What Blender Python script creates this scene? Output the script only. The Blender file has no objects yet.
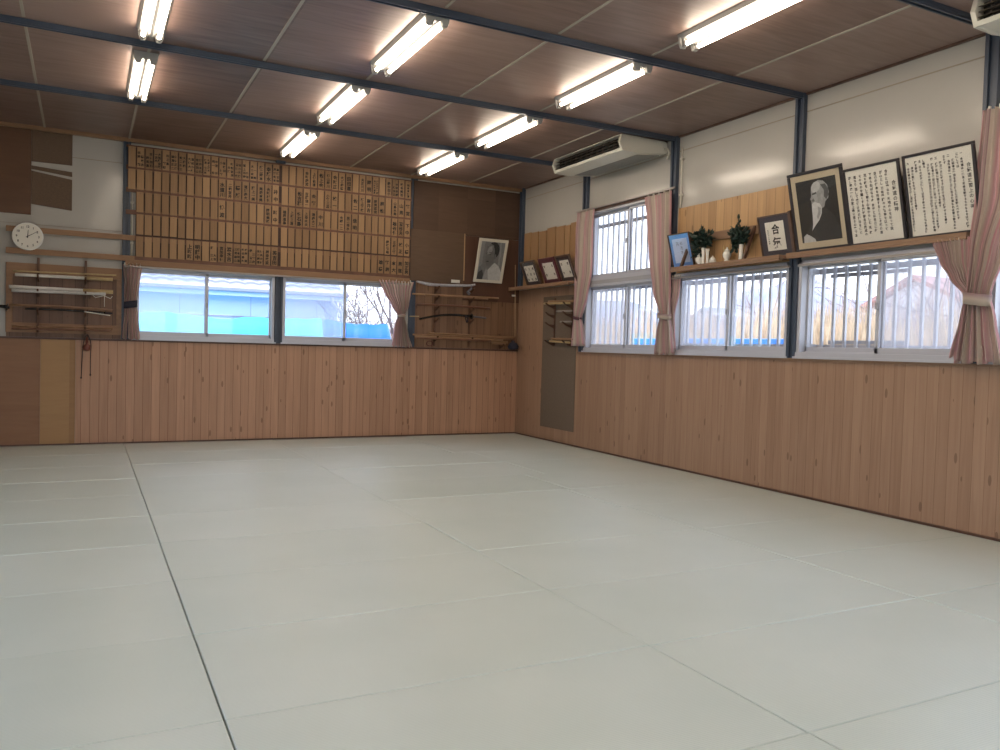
import bpy, bmesh, math, random
from mathutils import Vector, Matrix
random.seed(7)
SC = bpy.context.scene
C = SC.collection
PI = math.pi

# ---------------------------------------------------------------- camera
CAM = (-5.9404, -11.0193, 1.30)
YAW, PITCH, ROLL, FPX = 0.4738, -0.0327, 0.0275, 811.11
fw = Vector((math.sin(YAW)*math.cos(PITCH), math.cos(YAW)*math.cos(PITCH), math.sin(PITCH)))
rt = fw.cross(Vector((0, 0, 1))).normalized(); up = rt.cross(fw)
r2 = rt*math.cos(ROLL)+up*math.sin(ROLL); u2 = up*math.cos(ROLL)-rt*math.sin(ROLL)
cd = bpy.data.cameras.new('camera'); cam = bpy.data.objects.new('camera', cd); C.objects.link(cam)
cam.matrix_world = Matrix(((r2.x, u2.x, -fw.x, CAM[0]), (r2.y, u2.y, -fw.y, CAM[1]), (r2.z, u2.z, -fw.z, CAM[2]), (0, 0, 0, 1)))
cd.sensor_width = 36; cd.lens = 36*FPX/1000; cd.clip_start = .05; cd.clip_end = 1500
SC.camera = cam

# ---------------------------------------------------------------- world, exposure
W = bpy.data.worlds.new('sky'); SC.world = W; W.use_nodes = True
nt = W.node_tree; bg = nt.nodes['Background']
tc = nt.nodes.new('ShaderNodeTexCoord'); sx = nt.nodes.new('ShaderNodeSeparateXYZ'); rp = nt.nodes.new('ShaderNodeValToRGB')
nt.links.new(tc.outputs['Generated'], sx.inputs[0]); nt.links.new(sx.outputs[2], rp.inputs[0]); nt.links.new(rp.outputs[0], bg.inputs[0])
rp.color_ramp.elements[0].color = (0.80, 0.88, 1.0, 1); rp.color_ramp.elements[0].position = 0.0
rp.color_ramp.elements[1].color = (0.66, 0.80, 1.0, 1); rp.color_ramp.elements[1].position = 0.6
SKY = 2.0; bg.inputs[1].default_value = SKY
LAMP = 16.0; LAMP_COLOR = (1.0, 0.86, 0.69)
vs = SC.view_settings
SC.display_settings.display_device = 'sRGB'
vs.view_transform = 'Standard'; vs.look = 'None'; vs.gamma = 1; vs.use_curve_mapping = False
vs.exposure = 0.97
SC.cycles.max_bounces = 10; SC.cycles.diffuse_bounces = 6; SC.cycles.transparent_max_bounces = 24
SC.cycles.glossy_bounces = 4; SC.cycles.use_denoising = True
SC.cycles.sample_clamp_indirect = 6.0
SC.cycles.caustics_reflective = False; SC.cycles.caustics_refractive = False

H = 3.74          # ceiling
XL, YF = -9.1, -14.45

# ---------------------------------------------------------------- materials
MC = {}
def principled(name):
    m = bpy.data.materials.new(name); m.use_nodes = True
    return m, m.node_tree, m.node_tree.nodes['Principled BSDF']
def mat(name, col, rough=.5, metal=0., noise=0., scale=20., emis=None, bump=0., spec=.5, stretch=(1, 1, 1)):
    if name in MC: return MC[name]
    m, n, b = principled(name)
    b.inputs['Base Color'].default_value = (*col, 1); b.inputs['Roughness'].default_value = rough
    b.inputs['Metallic'].default_value = metal; b.inputs['Specular IOR Level'].default_value = spec
    if noise or bump:
        t = n.nodes.new('ShaderNodeTexCoord'); mp = n.nodes.new('ShaderNodeMapping'); mp.inputs['Scale'].default_value = stretch
        nz = n.nodes.new('ShaderNodeTexNoise'); nz.inputs['Scale'].default_value = scale; nz.inputs['Detail'].default_value = 5
        n.links.new(t.outputs['Object'], mp.inputs[0]); n.links.new(mp.outputs[0], nz.inputs['Vector'])
        if noise:
            r = n.nodes.new('ShaderNodeValToRGB')
            r.color_ramp.elements[0].position = .3; r.color_ramp.elements[1].position = .7
            r.color_ramp.elements[0].color = (*[c*(1-noise) for c in col], 1)
            r.color_ramp.elements[1].color = (*[min(1, c*(1+noise)) for c in col], 1)
            n.links.new(nz.outputs[0], r.inputs[0]); n.links.new(r.outputs[0], b.inputs['Base Color'])
        if bump:
            bp = n.nodes.new('ShaderNodeBump'); bp.inputs['Strength'].default_value = bump; bp.inputs['Distance'].default_value = .01
            n.links.new(nz.outputs[0], bp.inputs['Height']); n.links.new(bp.outputs[0], b.inputs['Normal'])
    if emis:
        b.inputs['Emission Color'].default_value = (*emis[0], 1); b.inputs['Emission Strength'].default_value = emis[1]
    MC[name] = m
    return m
def M2(n, op, a, b=None, c=None):
    x = n.nodes.new('ShaderNodeMath'); x.operation = op
    for i, v in enumerate((a, b, c)):
        if v is None: continue
        if isinstance(v, (int, float)): x.inputs[i].default_value = v
        else: n.links.new(v, x.inputs[i])
    return x.outputs[0]
def boards(name, axis, pitch, light, dark, groove=.035, rough=.45, grain=1.0, vary=1.0, long_axis=2, groove_col=.3, knots=True):
    """tongue-and-groove boards laid side by side along one axis, object coordinates"""
    if name in MC: return MC[name]
    m, n, b = principled(name)
    t = n.nodes.new('ShaderNodeTexCoord'); s = n.nodes.new('ShaderNodeSeparateXYZ'); n.links.new(t.outputs['Object'], s.inputs[0])
    u = M2(n, 'DIVIDE', s.outputs[axis], pitch)
    cell = M2(n, 'FLOOR', u); fr = M2(n, 'FRACT', u)
    wn = n.nodes.new('ShaderNodeTexWhiteNoise'); wn.noise_dimensions = '1D'; n.links.new(cell, wn.inputs['W'])
    sc = [26., 26., 26.]; sc[long_axis] = 1.3
    mp = n.nodes.new('ShaderNodeMapping'); mp.inputs['Scale'].default_value = sc
    off = n.nodes.new('ShaderNodeCombineXYZ'); n.links.new(M2(n, 'MULTIPLY', wn.outputs[0], 37.), off.inputs[long_axis])
    va = n.nodes.new('ShaderNodeVectorMath'); va.operation = 'ADD'
    n.links.new(t.outputs['Object'], va.inputs[0]); n.links.new(off.outputs[0], va.inputs[1]); n.links.new(va.outputs[0], mp.inputs[0])
    nz = n.nodes.new('ShaderNodeTexNoise'); nz.inputs['Scale'].default_value = 1.2; nz.inputs['Detail'].default_value = 5; nz.inputs['Distortion'].default_value = .6
    n.links.new(mp.outputs[0], nz.inputs['Vector'])
    f = M2(n, 'ADD', M2(n, 'MULTIPLY', nz.outputs[0], .9*grain), M2(n, 'MULTIPLY', wn.outputs[0], .55*vary))
    f = M2(n, 'SUBTRACT', f, .12+.1*grain)
    r = n.nodes.new('ShaderNodeValToRGB'); r.color_ramp.elements[0].position = .1; r.color_ramp.elements[1].position = .85
    r.color_ramp.elements[0].color = (*dark, 1); r.color_ramp.elements[1].color = (*light, 1); n.links.new(f, r.inputs[0])
    col = r.outputs[0]
    def mul(colsock, fac, dk):
        mx = n.nodes.new('ShaderNodeMix'); mx.data_type = 'RGBA'; mx.blend_type = 'MULTIPLY'
        n.links.new(fac, mx.inputs[0]); n.links.new(colsock, mx.inputs[6]); mx.inputs[7].default_value = (dk, dk*.85, dk*.7, 1)
        return mx.outputs[2]
    if knots:
        vo = n.nodes.new('ShaderNodeTexVoronoi'); mk = n.nodes.new('ShaderNodeMapping')
        ks = [10., 10., 10.]; ks[long_axis] = 3.2; mk.inputs['Scale'].default_value = ks
        n.links.new(va.outputs[0], mk.inputs[0]); n.links.new(mk.outputs[0], vo.inputs['Vector']); vo.inputs['Scale'].default_value = 1.
        k = M2(n, 'LESS_THAN', vo.outputs['Distance'], .13)
        col = mul(col, M2(n, 'MULTIPLY', k, .6), .35)
    g = M2(n, 'LESS_THAN', fr, groove)
    col = mul(col, g, groove_col)
    n.links.new(col, b.inputs['Base Color']); b.inputs['Roughness'].default_value = rough
    bp = n.nodes.new('ShaderNodeBump'); bp.inputs['Strength'].default_value = .5; bp.inputs['Distance'].default_value = .004
    n.links.new(M2(n, 'SUBTRACT', M2(n, 'MULTIPLY', nz.outputs[0], .15), g), bp.inputs['Height']); n.links.new(bp.outputs[0], b.inputs['Normal'])
    MC[name] = m
    return m
def ply(name, c1, c2, long_axis=0, rough=.5, cells=None, scale=1.0):
    """plywood sheet with drawn-out grain; cells=(axisA,size,axisB,size) gives each sheet its own tone"""
    if name in MC: return MC[name]
    m, n, b = principled(name)
    t = n.nodes.new('ShaderNodeTexCoord'); s = n.nodes.new('ShaderNodeSeparateXYZ'); n.links.new(t.outputs['Object'], s.inputs[0])
    sc = [14., 14., 14.]; sc[long_axis] = 1.6
    mp = n.nodes.new('ShaderNodeMapping'); mp.inputs['Scale'].default_value = [q*scale for q in sc]
    nz = n.nodes.new('ShaderNodeTexNoise'); nz.inputs['Scale'].default_value = 1.; nz.inputs['Detail'].default_value = 6; nz.inputs['Distortion'].default_value = 1.2
    n.links.new(mp.outputs[0], nz.inputs['Vector'])
    big = n.nodes.new('ShaderNodeTexNoise'); big.inputs['Scale'].default_value = 1.1; n.links.new(t.outputs['Object'], big.inputs['Vector'])
    if cells:
        a = M2(n, 'FLOOR', M2(n, 'DIVIDE', s.outputs[cells[0]], cells[1])); c = M2(n, 'FLOOR', M2(n, 'DIVIDE', s.outputs[cells[2]], cells[3]))
        cv = n.nodes.new('ShaderNodeCombineXYZ'); n.links.new(a, cv.inputs[0]); n.links.new(c, cv.inputs[1])
        wn = n.nodes.new('ShaderNodeTexWhiteNoise'); wn.noise_dimensions = '2D'; n.links.new(cv.outputs[0], wn.inputs['Vector'])
        va = n.nodes.new('ShaderNodeVectorMath'); va.operation = 'MULTIPLY_ADD'
        n.links.new(wn.outputs['Color'], va.inputs[0]); va.inputs[1].default_value = (5, 5, 5); n.links.new(t.outputs['Object'], va.inputs[2])
        n.links.new(va.outputs[0], mp.inputs[0]); tone = M2(n, 'MULTIPLY', wn.outputs['Value'], .45)
    else:
        n.links.new(t.outputs['Object'], mp.inputs[0]); tone = .2
    f = M2(n, 'ADD', M2(n, 'MULTIPLY', nz.outputs[0], .45), tone)
    f = M2(n, 'ADD', f, M2(n, 'MULTIPLY', big.outputs[0], .35))
    r = n.nodes.new('ShaderNodeValToRGB'); r.color_ramp.elements[0].position = .3; r.color_ramp.elements[1].position = .85
    r.color_ramp.elements[0].color = (*c1, 1); r.color_ramp.elements[1].color = (*c2, 1); n.links.new(f, r.inputs[0])
    n.links.new(r.outputs[0], b.inputs['Base Color']); b.inputs['Roughness'].default_value = rough
    MC[name] = m
    return m
def rand_wood(name, c1, c2, rough=.55):
    """small wooden pieces: tone differs from piece to piece"""
    if name in MC: return MC[name]
    m, n, b = principled(name)
    oi = n.nodes.new('ShaderNodeObjectInfo'); t = n.nodes.new('ShaderNodeTexCoord')
    va = n.nodes.new('ShaderNodeVectorMath'); va.operation = 'ADD'
    n.links.new(t.outputs['Object'], va.inputs[0]); n.links.new(oi.outputs['Location'], va.inputs[1])
    mp = n.nodes.new('ShaderNodeMapping'); mp.inputs['Scale'].default_value = (60, 60, 4); n.links.new(va.outputs[0], mp.inputs[0])
    nz = n.nodes.new('ShaderNodeTexNoise'); nz.inputs['Scale'].default_value = 1; nz.inputs['Detail'].default_value = 4; n.links.new(mp.outputs[0], nz.inputs['Vector'])
    f = M2(n, 'ADD', M2(n, 'MULTIPLY', nz.outputs[0], .5), M2(n, 'MULTIPLY', oi.outputs['Random'], .6))
    r = n.nodes.new('ShaderNodeValToRGB'); r.color_ramp.elements[0].position = .15; r.color_ramp.elements[1].position = .9
    r.color_ramp.elements[0].color = (*c1, 1); r.color_ramp.elements[1].color = (*c2, 1); n.links.new(f, r.inputs[0])
    n.links.new(r.outputs[0], b.inputs['Base Color']); b.inputs['Roughness'].default_value = rough
    MC[name] = m
    return m
def glassy(name, haze=0., tint=(1, 1, 1), refl=1.0):
    """window glass: see-through with a mirror sheen by angle; haze mixes in reflected milkiness or mesh as pale diffuse"""
    m = bpy.data.materials.new(name); m.use_nodes = True; n = m.node_tree; n.nodes.clear()
    o = n.nodes.new('ShaderNodeOutputMaterial'); t = n.nodes.new('ShaderNodeBsdfTransparent'); t.inputs[0].default_value = (*tint, 1)
    g = n.nodes.new('ShaderNodeBsdfGlossy'); g.inputs['Roughness'].default_value = .02
    fr = n.nodes.new('ShaderNodeFresnel'); ge = n.nodes.new('ShaderNodeNewGeometry')
    n.links.new(M2(n, 'SUBTRACT', 1.45, M2(n, 'MULTIPLY', ge.outputs['Backfacing'], 1.45-1/1.45)), fr.inputs[0])
    mx = n.nodes.new('ShaderNodeMixShader'); n.links.new(M2(n, 'MULTIPLY', fr.outputs[0], refl), mx.inputs[0])
    n.links.new(t.outputs[0], mx.inputs[1]); n.links.new(g.outputs[0], mx.inputs[2]); last = mx.outputs[0]
    if haze:
        d = n.nodes.new('ShaderNodeBsdfDiffuse'); d.inputs[0].default_value = (.82, .84, .95, 1)
        tr = n.nodes.new('ShaderNodeBsdfTranslucent'); tr.inputs[0].default_value = (.82, .84, .95, 1)
        ad = n.nodes.new('ShaderNodeMixShader'); ad.inputs[0].default_value = .5; n.links.new(d.outputs[0], ad.inputs[1]); n.links.new(tr.outputs[0], ad.inputs[2])
        m3 = n.nodes.new('ShaderNodeMixShader'); m3.inputs[0].default_value = haze
        n.links.new(last, m3.inputs[1]); n.links.new(ad.outputs[0], m3.inputs[2]); last = m3.outputs[0]
    n.links.new(last, o.inputs[0]); return m

WHITE = mat('cream melamine', (.45, .43, .40), .17, noise=.04, scale=1.2, bump=.12)
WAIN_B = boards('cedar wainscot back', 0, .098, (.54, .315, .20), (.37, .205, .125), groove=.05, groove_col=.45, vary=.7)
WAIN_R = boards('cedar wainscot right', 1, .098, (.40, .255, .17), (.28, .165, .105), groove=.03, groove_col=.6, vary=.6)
PLY_CEIL = ply('ceiling plywood', (.10, .054, .040), (.34, .235, .20), 0, .42, cells=(0, .91, 1, 1.82))
PLY_GOLD = ply('golden plywood', (.25, .13, .05), (.37, .215, .095), 0, .5, cells=(0, 3.05, 2, 5.))
PLY_GOLD2 = ply('dark golden plywood', (.20, .098, .048), (.30, .155, .08), 0, .5)
PLY_RED = ply('red brown plywood', (.065, .028, .016), (.12, .055, .032), 2, .5)
PLY_GREY = ply('grey brown plywood', (.085, .048, .028), (.14, .085, .05), 0, .6, scale=2.5)
PLY_DUSK = ply('dusky brown plywood', (.065, .034, .020), (.115, .064, .038), 0, .6, cells=(0, .46, 2, .5))
WOVEN = mat('faded brown veneer', (.13, .082, .052), .7, noise=.3, scale=60, stretch=(1, 1, 8))
BR_WOOD = ply('brown lumber', (.20, .105, .055), (.33, .19, .10), 0, .5, scale=2)
BR_WOOD_Y = ply('brown lumber along wall', (.19, .105, .062), (.31, .19, .115), 1, .5, scale=2)
DK_WOOD = mat('dark red wood', (.10, .05, .033), .45, noise=.25, scale=8)
OLIVE_BOARD = mat('grey olive board', (.15, .112, .082), .75, noise=.12, scale=50)
SLATE = mat('slate painted steel', (.052, .068, .10), .35, noise=.12, scale=3)
PLASTER = mat('pale plaster', (.6, .58, .52), .8)
ALU = mat('anodised aluminium', (.55, .56, .62), .35, .25)
ALU_D = mat('weathered aluminium', (.42, .41, .44), .5, .2)
GLASS = glassy('window glass'); GLASS_H = glassy('hazy window glass', .10); SCREEN = glassy('fly screen mesh', .22, refl=0.)  # second glass has the milky reflected haze mixed in as pale diffuse
PICGLASS = glassy('picture glass', 0., refl=.8)
TAG = rand_wood('pale cypress', (.24, .135, .062), (.40, .24, .12))
INK = mat('black ink', (.018, .016, .016), .7)
NAVY = mat('navy cloth', (.02, .02, .035), .8)
BLACKLAC = mat('black lacquer', (.010, .009, .009), .22)
PAPER = mat('ivory paper', (.78, .75, .68), .8)
FRAME_DK = mat('dark frame lacquer', (.035, .03, .034), .3)
FRAME_BR = mat('brown picture frame', (.11, .065, .045), .4, noise=.2, scale=20)
WHITE_PL = mat('off white plastic', (.68, .65, .57), .4)
PORC = mat('white porcelain', (.82, .80, .75), .2)
STRIP = mat('pale joint strip', (.42, .38, .32), .5)

# ---------------------------------------------------------------- mesh helpers
def PB(u, v, z): return (u, -v, z)            # back wall: u=x, v=into the room
def PR(u, v, z): return (-v, u, z)            # right wall: u=y
def PW(u, v, z): return (XL+v, u, z)          # left wall
def PF(u, v, z): return (u, YF+v, z)          # wall behind the camera
def PI_(u, v, z): return (u, v, z)
class MB:
    def __init__(s): s.v = []; s.f = []; s.uv = None; s.smooth = False
    def add(s, vs, fs):
        n = len(s.v); s.v += [tuple(q) for q in vs]; s.f += [tuple(i+n for i in f) for f in fs]; return s
    def box(s, x0, x1, y0, y1, z0, z1, P=PI_):
        a = P(x0, y0, z0); b = P(x1, y1, z1)
        lo = [min(a[i], b[i]) for i in range(3)]; hi = [max(a[i], b[i]) for i in range(3)]
        vs = [(lo[0] if i & 1 == 0 else hi[0], lo[1] if i & 2 == 0 else hi[1], lo[2] if i & 4 == 0 else hi[2]) for i in range(8)]
        return s.add(vs, [(0, 2, 3, 1), (4, 5, 7, 6), (0, 1, 5, 4), (2, 6, 7, 3), (0, 4, 6, 2), (1, 3, 7, 5)])
    def prism(s, poly, a, b, f):
        """poly: 2D outline; f(p,q,t) maps it to 3D at t=a and t=b"""
        n = len(poly); vs = [f(p, q, a) for p, q in poly]+[f(p, q, b) for p, q in poly]
        fs = [tuple(range(n-1, -1, -1)), tuple(range(n, 2*n))]+[(i, (i+1) % n, n+(i+1) % n, n+i) for i in range(n)]
        return s.add(vs, fs)
    def tube(s, pts, r, k=8, cap=True):
        pts = [Vector(p) for p in pts]; n = len(pts); rs = r if isinstance(r, (list, tuple)) else [r]*n
        vs = []; nrm = None
        for i, p in enumerate(pts):
            t = (pts[min(i+1, n-1)]-pts[max(i-1, 0)]).normalized()
            if nrm is None:
                nrm = t.cross(Vector((0, 0, 1)) if abs(t.z) < .9 else Vector((1, 0, 0))).normalized()
            nrm = (nrm-t*nrm.dot(t)).normalized(); bn = t.cross(nrm)
            for j in range(k):
                a = 2*PI*j/k; vs.append(p+(nrm*math.cos(a)+bn*math.sin(a))*rs[i])
        fs = [(i*k+j, i*k+(j+1) % k, (i+1)*k+(j+1) % k, (i+1)*k+j) for i in range(n-1) for j in range(k)]
        if cap: fs += [tuple(range(k-1, -1, -1)), tuple(range((n-1)*k, n*k))]
        s.smooth = True
        return s.add(vs, fs)
    def lathe(s, prof, c, k=20):
        vs = []
        for r, z in prof:
            for j in range(k):
                a = 2*PI*j/k; vs.append((c[0]+r*math.cos(a), c[1]+r*math.sin(a), c[2]+z))
        n = len(prof)
        fs = [(i*k+j, i*k+(j+1) % k, (i+1)*k+(j+1) % k, (i+1)*k+j) for i in range(n-1) for j in range(k)]
        fs += [tuple(range(k-1, -1, -1)), tuple(range((n-1)*k, n*k))]
        s.smooth = True
        return s.add(vs, fs)
    def build(s, name, m, parent=None, bevel=0., local=False, kind=None, label=None, cat=None, group=None):
        me = bpy.data.meshes.new(name); off = Vector((0, 0, 0))
        if parent is not None and not local:
            q = parent
            while q is not None: off += q.location; q = q.parent
        vs = s.v
        if parent is None and kind is None:
            xs = [v[0] for v in vs]; ys = [v[1] for v in vs]; zs = [v[2] for v in vs]
            off = Vector(((min(xs)+max(xs))/2, (min(ys)+max(ys))/2, min(zs)))
        me.from_pydata([(v[0]-off.x, v[1]-off.y, v[2]-off.z) for v in vs], [], s.f)
        me.materials.append(m)
        if s.uv:
            ul = me.uv_layers.new(name='UVMap')
            for lp in me.loops: ul.data[lp.index].uv = s.uv[lp.vertex_index]
        bm = bmesh.new(); bm.from_mesh(me); bmesh.ops.recalc_face_normals(bm, faces=bm.faces); bm.to_mesh(me); bm.free()
        if s.smooth:
            for p in me.polygons: p.use_smooth = len(p.vertices) <= 4
        o = bpy.data.objects.new(name, me); C.objects.link(o)
        if parent is not None: o.parent = parent
        elif kind is None: o.location = off
        if bevel:
            b = o.modifiers.new('bevel', 'BEVEL'); b.width = bevel; b.segments = 2; b.limit_method = 'ANGLE'
        if kind: o['kind'] = kind
        tag(o, label, cat, group)
        return o
def tag(o, label=None, cat=None, group=None):
    if label: o['label'] = label
    if cat: o['category'] = cat
    if group: o['group'] = group
    return o
def thing(name, loc, label=None, cat=None, group=None, rot=None, kind=None):
    o = bpy.data.objects.new(name, None); C.objects.link(o); o.location = loc; o.empty_display_size = .1
    if rot: o.rotation_euler = rot
    if kind: o['kind'] = kind
    return tag(o, label, cat, group)
def struct(name, mb, m, label=None, bevel=0.): return mb.build(name, m, kind='structure', label=label, bevel=bevel)
def copy_tree(o, parent=None):
    c = o.copy(); C.objects.link(c)
    if parent is not None: c.parent = parent
    for ch in list(o.children): copy_tree(ch, c)
    return c
TRIM = [0]
def trim(mb, m, label=None, bevel=0.):
    TRIM[0] += 1; return struct('trim_%d' % TRIM[0], mb, m, label, bevel)
ORD = ['first', 'second', 'third', 'fourth', 'fifth', 'sixth', 'seventh', 'eighth', 'ninth', 'tenth', 'eleventh', 'twelfth', 'thirteenth', 'fourteenth', 'fifteenth', 'sixteenth', 'seventeenth', 'eighteenth', 'nineteenth', 'twentieth']
NUM = ['no', 'one', 'two', 'three', 'four', 'five', 'six', 'seven', 'eight']

# glyphs: each character once as a flat mesh, centred on its own box, one em tall
GL = {}
def glyph(ch, bold=0.):
    k = (ch, bold)
    if k in GL: return GL[k]
    c = bpy.data.curves.new('glyph', 'FONT'); c.body = ch; c.resolution_u = 2; c.offset = bold
    o = bpy.data.objects.new('glyph', c); C.objects.link(o); bpy.context.view_layer.update()
    me = bpy.data.meshes.new_from_object(o)
    vs = [(v.co.x, v.co.y) for v in me.vertices]; fs = [tuple(p.vertices) for p in me.polygons]
    bpy.data.objects.remove(o); bpy.data.curves.remove(c); bpy.data.meshes.remove(me)
    if vs:
        cx = (min(v[0] for v in vs)+max(v[0] for v in vs))/2; cy = (min(v[1] for v in vs)+max(v[1] for v in vs))/2
        vs = [(x-cx, y-cy) for x, y in vs]
    GL[k] = (vs, fs); return GL[k]
def write(mb, ch, x, z, size, y, bold=0., rot=0.):
    """one character in the local plane x (right), z (up) at depth y"""
    vs, fs = glyph(ch, bold); c, s = math.cos(rot)*size, math.sin(rot)*size
    mb.add([(x+a*c-b*s, y, z+a*s+b*c) for a, b in vs], fs)

# ---------------------------------------------------------------- room shell
struct('floor', MB().box(XL-.2, .2, YF-.2, .2, -.25, -.045), mat('subfloor', (.2, .15, .1), .8))
struct('ceiling', MB().box(XL-.2, .2, YF-.2, .2, H, H+.12), PLY_CEIL, 'brown plywood ceiling in long sheets')
def wall(name, P, lo, hi, ops, m, T=.15):
    mb = MB(); u = lo
    for (a, b, zs) in sorted(ops):
        mb.box(u, a, -T, 0, -.25, H+.1, P); z = -.25
        for (z0, z1) in zs: mb.box(a, b, -T, 0, z, z0, P); z = z1
        mb.box(a, b, -T, 0, z, H+.1, P); u = b
    mb.box(u, hi, -T, 0, -.25, H+.1, P)
    return struct(name, mb, m)
Z0, Z1 = 1.30, 2.19
wall('wall_back', PB, XL-.15, 0.15, [(-5.40, -3.70, [(Z0, Z1)]), (-3.595, -1.86, [(Z0, Z1)])], WHITE)
wall('wall_right', PR, YF, 0, [(-3.615, -1.91, [(Z0, 3.13)]), (-5.415, -3.72, [(Z0, Z1)]), (-7.20, -5.53, [(Z0, Z1)]),
     (-9.04, -7.34, [(Z0, 3.13)]), (-10.86, -9.16, [(Z0, Z1)]), (-12.68, -10.98, [(Z0, Z1)])], WHITE)
wall('wall_left', PW, YF, 0, [(-5.41, -3.71, [(Z0, Z1)])]+[(-7.23-1.82*k, -5.53-1.82*k, [(.04, Z1)]) for k in range(4)], WHITE)
wall('wall_front', PF, XL-.15, 0.15, [(-7.4+1.9*k, -5.7+1.9*k, [(.04, Z1)]) for k in range(3)], WHITE)

# wainscots and boards fixed to the walls
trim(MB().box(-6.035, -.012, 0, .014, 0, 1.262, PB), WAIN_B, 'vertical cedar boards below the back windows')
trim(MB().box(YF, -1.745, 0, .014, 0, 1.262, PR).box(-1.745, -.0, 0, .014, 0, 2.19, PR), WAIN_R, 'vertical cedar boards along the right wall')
trim(MB().box(-6.405, -6.037, 0, .022, 0, 1.262, PB), PLY_GOLD, 'lighter golden plywood sheet at left of the cedar boards')
trim(MB().box(XL, -6.407, 0, .022, 0, 1.262, PB), PLY_GOLD2, 'darker plywood sheet at far left under the sill')
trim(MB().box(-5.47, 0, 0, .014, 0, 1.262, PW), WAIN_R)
trim(MB().box(XL, 0, 0, .034, 1.262, 1.285, PB), DK_WOOD, 'thin dark ledge on the back wainscot', .003)
trim(MB().box(YF, -1.75, 0, .034, 1.262, 1.285, PR), BR_WOOD_Y, 'thin brown ledge on the right wainscot', .003)
trim(MB().box(XL, 0, .014, .026, 0, .018, PB), DK_WOOD); trim(MB().box(YF, 0, .014, .026, 0, .018, PR), DK_WOOD)
# cornice
trim(MB().box(XL, 0, 0, .05, 3.695, H, PB), BR_WOOD, 'brown cornice on the back wall')
trim(MB().box(YF, 0, 0, .022, 3.722, H, PR), DK_WOOD)
# upper boards at the left end of the back wall
trim(MB().box(XL, -6.515, .0, .022, 2.712, 3.694, PB), ply('dark brown plywood', (.085, .038, .018), (.15, .07, .034), 0, .5), 'golden plywood sheet high at far left')
trim(MB().box(-6.513, -6.092, 0, .012, 3.335, 3.694, PB), WOVEN, 'faded brown veneer square under the cornice')
b = MB(); b.prism([(-6.513, 2.84), (-6.092, 2.80), (-6.092, 3.165), (-6.513, 3.225)], 0, .012, lambda p, q, t: PB(p, t, q)); trim(b, WOVEN, 'faded brown veneer sheet above the clock')
b = MB(); b.prism([(-6.513, 3.245), (-6.092, 3.20), (-6.092, 3.255), (-6.513, 3.285)], 0, .012, lambda p, q, t: PB(p, t, q)); trim(b, WOVEN)  # gaps between the veneer pieces stand in for whitish reflected streaks
# boards in the right part of the back wall
trim(MB().box(-1.765, -.015, 0, .027, 2.96, 3.671, PB), PLY_DUSK, 'dusky brown plywood high at right of the name board')
trim(MB().box(-1.80, -.955, 0, .032, 2.24, 2.98, PB), PLY_GREY, 'grey brown plywood sheet right of the name board')
trim(MB().box(-.953, -.015, 0, .026, 2.0, 2.955, PB), PLY_RED, 'red brown plywood sheet behind the portrait')
trim(MB().box(-1.70, -.955, 0, .016, 1.286, 2.24, PB).box(-.955, -.015, 0, .016, 1.286, 2.0, PB), boards('cedar rack wall', 0, .12, (.27, .155, .088), (.17, .088, .048)), 'cedar boards behind the sword rack')
trim(MB().box(-.962, -.946, .026, .036, 2.29, 2.98, PB), mat('pale batten', (.42, .27, .14), .6))
# boards in the right wall
trim(MB().box(-5.415, -3.75, 0, .014, 2.20, 2.925, PR), boards('honey boards', 1, .118, (.56, .345, .165), (.36, .205, .09), groove=.03), 'honey coloured vertical boards above the second window')
trim(MB().box(-1.70, -.80, .014, .022, .19, 2.06, PR), OLIVE_BOARD, 'grey olive board hung on the cedar boards in the corner')
trim(MB().box(-3.60, -1.92, 0, .05, 3.12, 3.175, PR), DK_WOOD, 'dark red curtain pelmet above the tall window')
# melamine joints
JN = mat('panel joint', (.30, .26, .20), .6)
trim(MB().box(YF, -.02, 0, .004, 3.565, 3.575, PR), JN); trim(MB().box(-6.09, -5.55, 0, .004, 3.43, 3.437, PB).box(XL, -5.55, 0, .004, 2.60, 2.605, PB), JN)
# steel posts with a channel down the front
def post(P, u, w=.10, z0=1.286, z1=H, d=.045, lab=None):
    b = MB()
    b.box(u-w/2, u+w/2, 0, d*.5, z0, z1, P); b.box(u-w/2, u-w/2+w*.3, d*.5, d, z0, z1, P); b.box(u+w/2-w*.3, u+w/2, d*.5, d, z0, z1, P)
    return trim(b, SLATE, lab, .002)
post(PB, -5.50, .085, lab='slate steel post beside the white panel'); post(PB, -3.645, .10, lab='slate steel post between the two back windows')
post(PB, -1.755, .10, lab='slate steel post right of the name board', d=.02)
for y in (-1.845, -3.665, -5.475, -7.275, -9.10, -10.92, -12.74): post(PR, y, .105)
post(PR, -.07, .12, 2.20, lab='slate steel corner post')
for y in (-1.82, -3.64, -5.46, -7.28, -9.10, -10.92, -12.74): post(PW, y, .105); 
# ceiling beams (a channel: two lips and a web)
for k in range(1, 8):
    y = -1.835*k+(.01 if k > 1 else 0)
    b = MB().box(XL, 0, y-.026, y+.026, 3.71, H).box(XL, 0, y-.026, y-.012, 3.692, 3.71).box(XL, 0, y+.012, y+.026, 3.692, 3.71)
    trim(b, SLATE, None, .002)
# joint strips between the ceiling sheets
for x in (-8.19, -7.28, -6.38, -5.48, -4.58, -3.655, -2.71, -1.82, -.90):
    b = MB()
    for k in range(8):
        y1 = -1.835*k-.055 if k else -.05; y0 = max(YF, -1.835*(k+1)+.055); b.box(x-.011, x+.011, y0, y1, 3.733, H)
    trim(b, STRIP, None)
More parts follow.
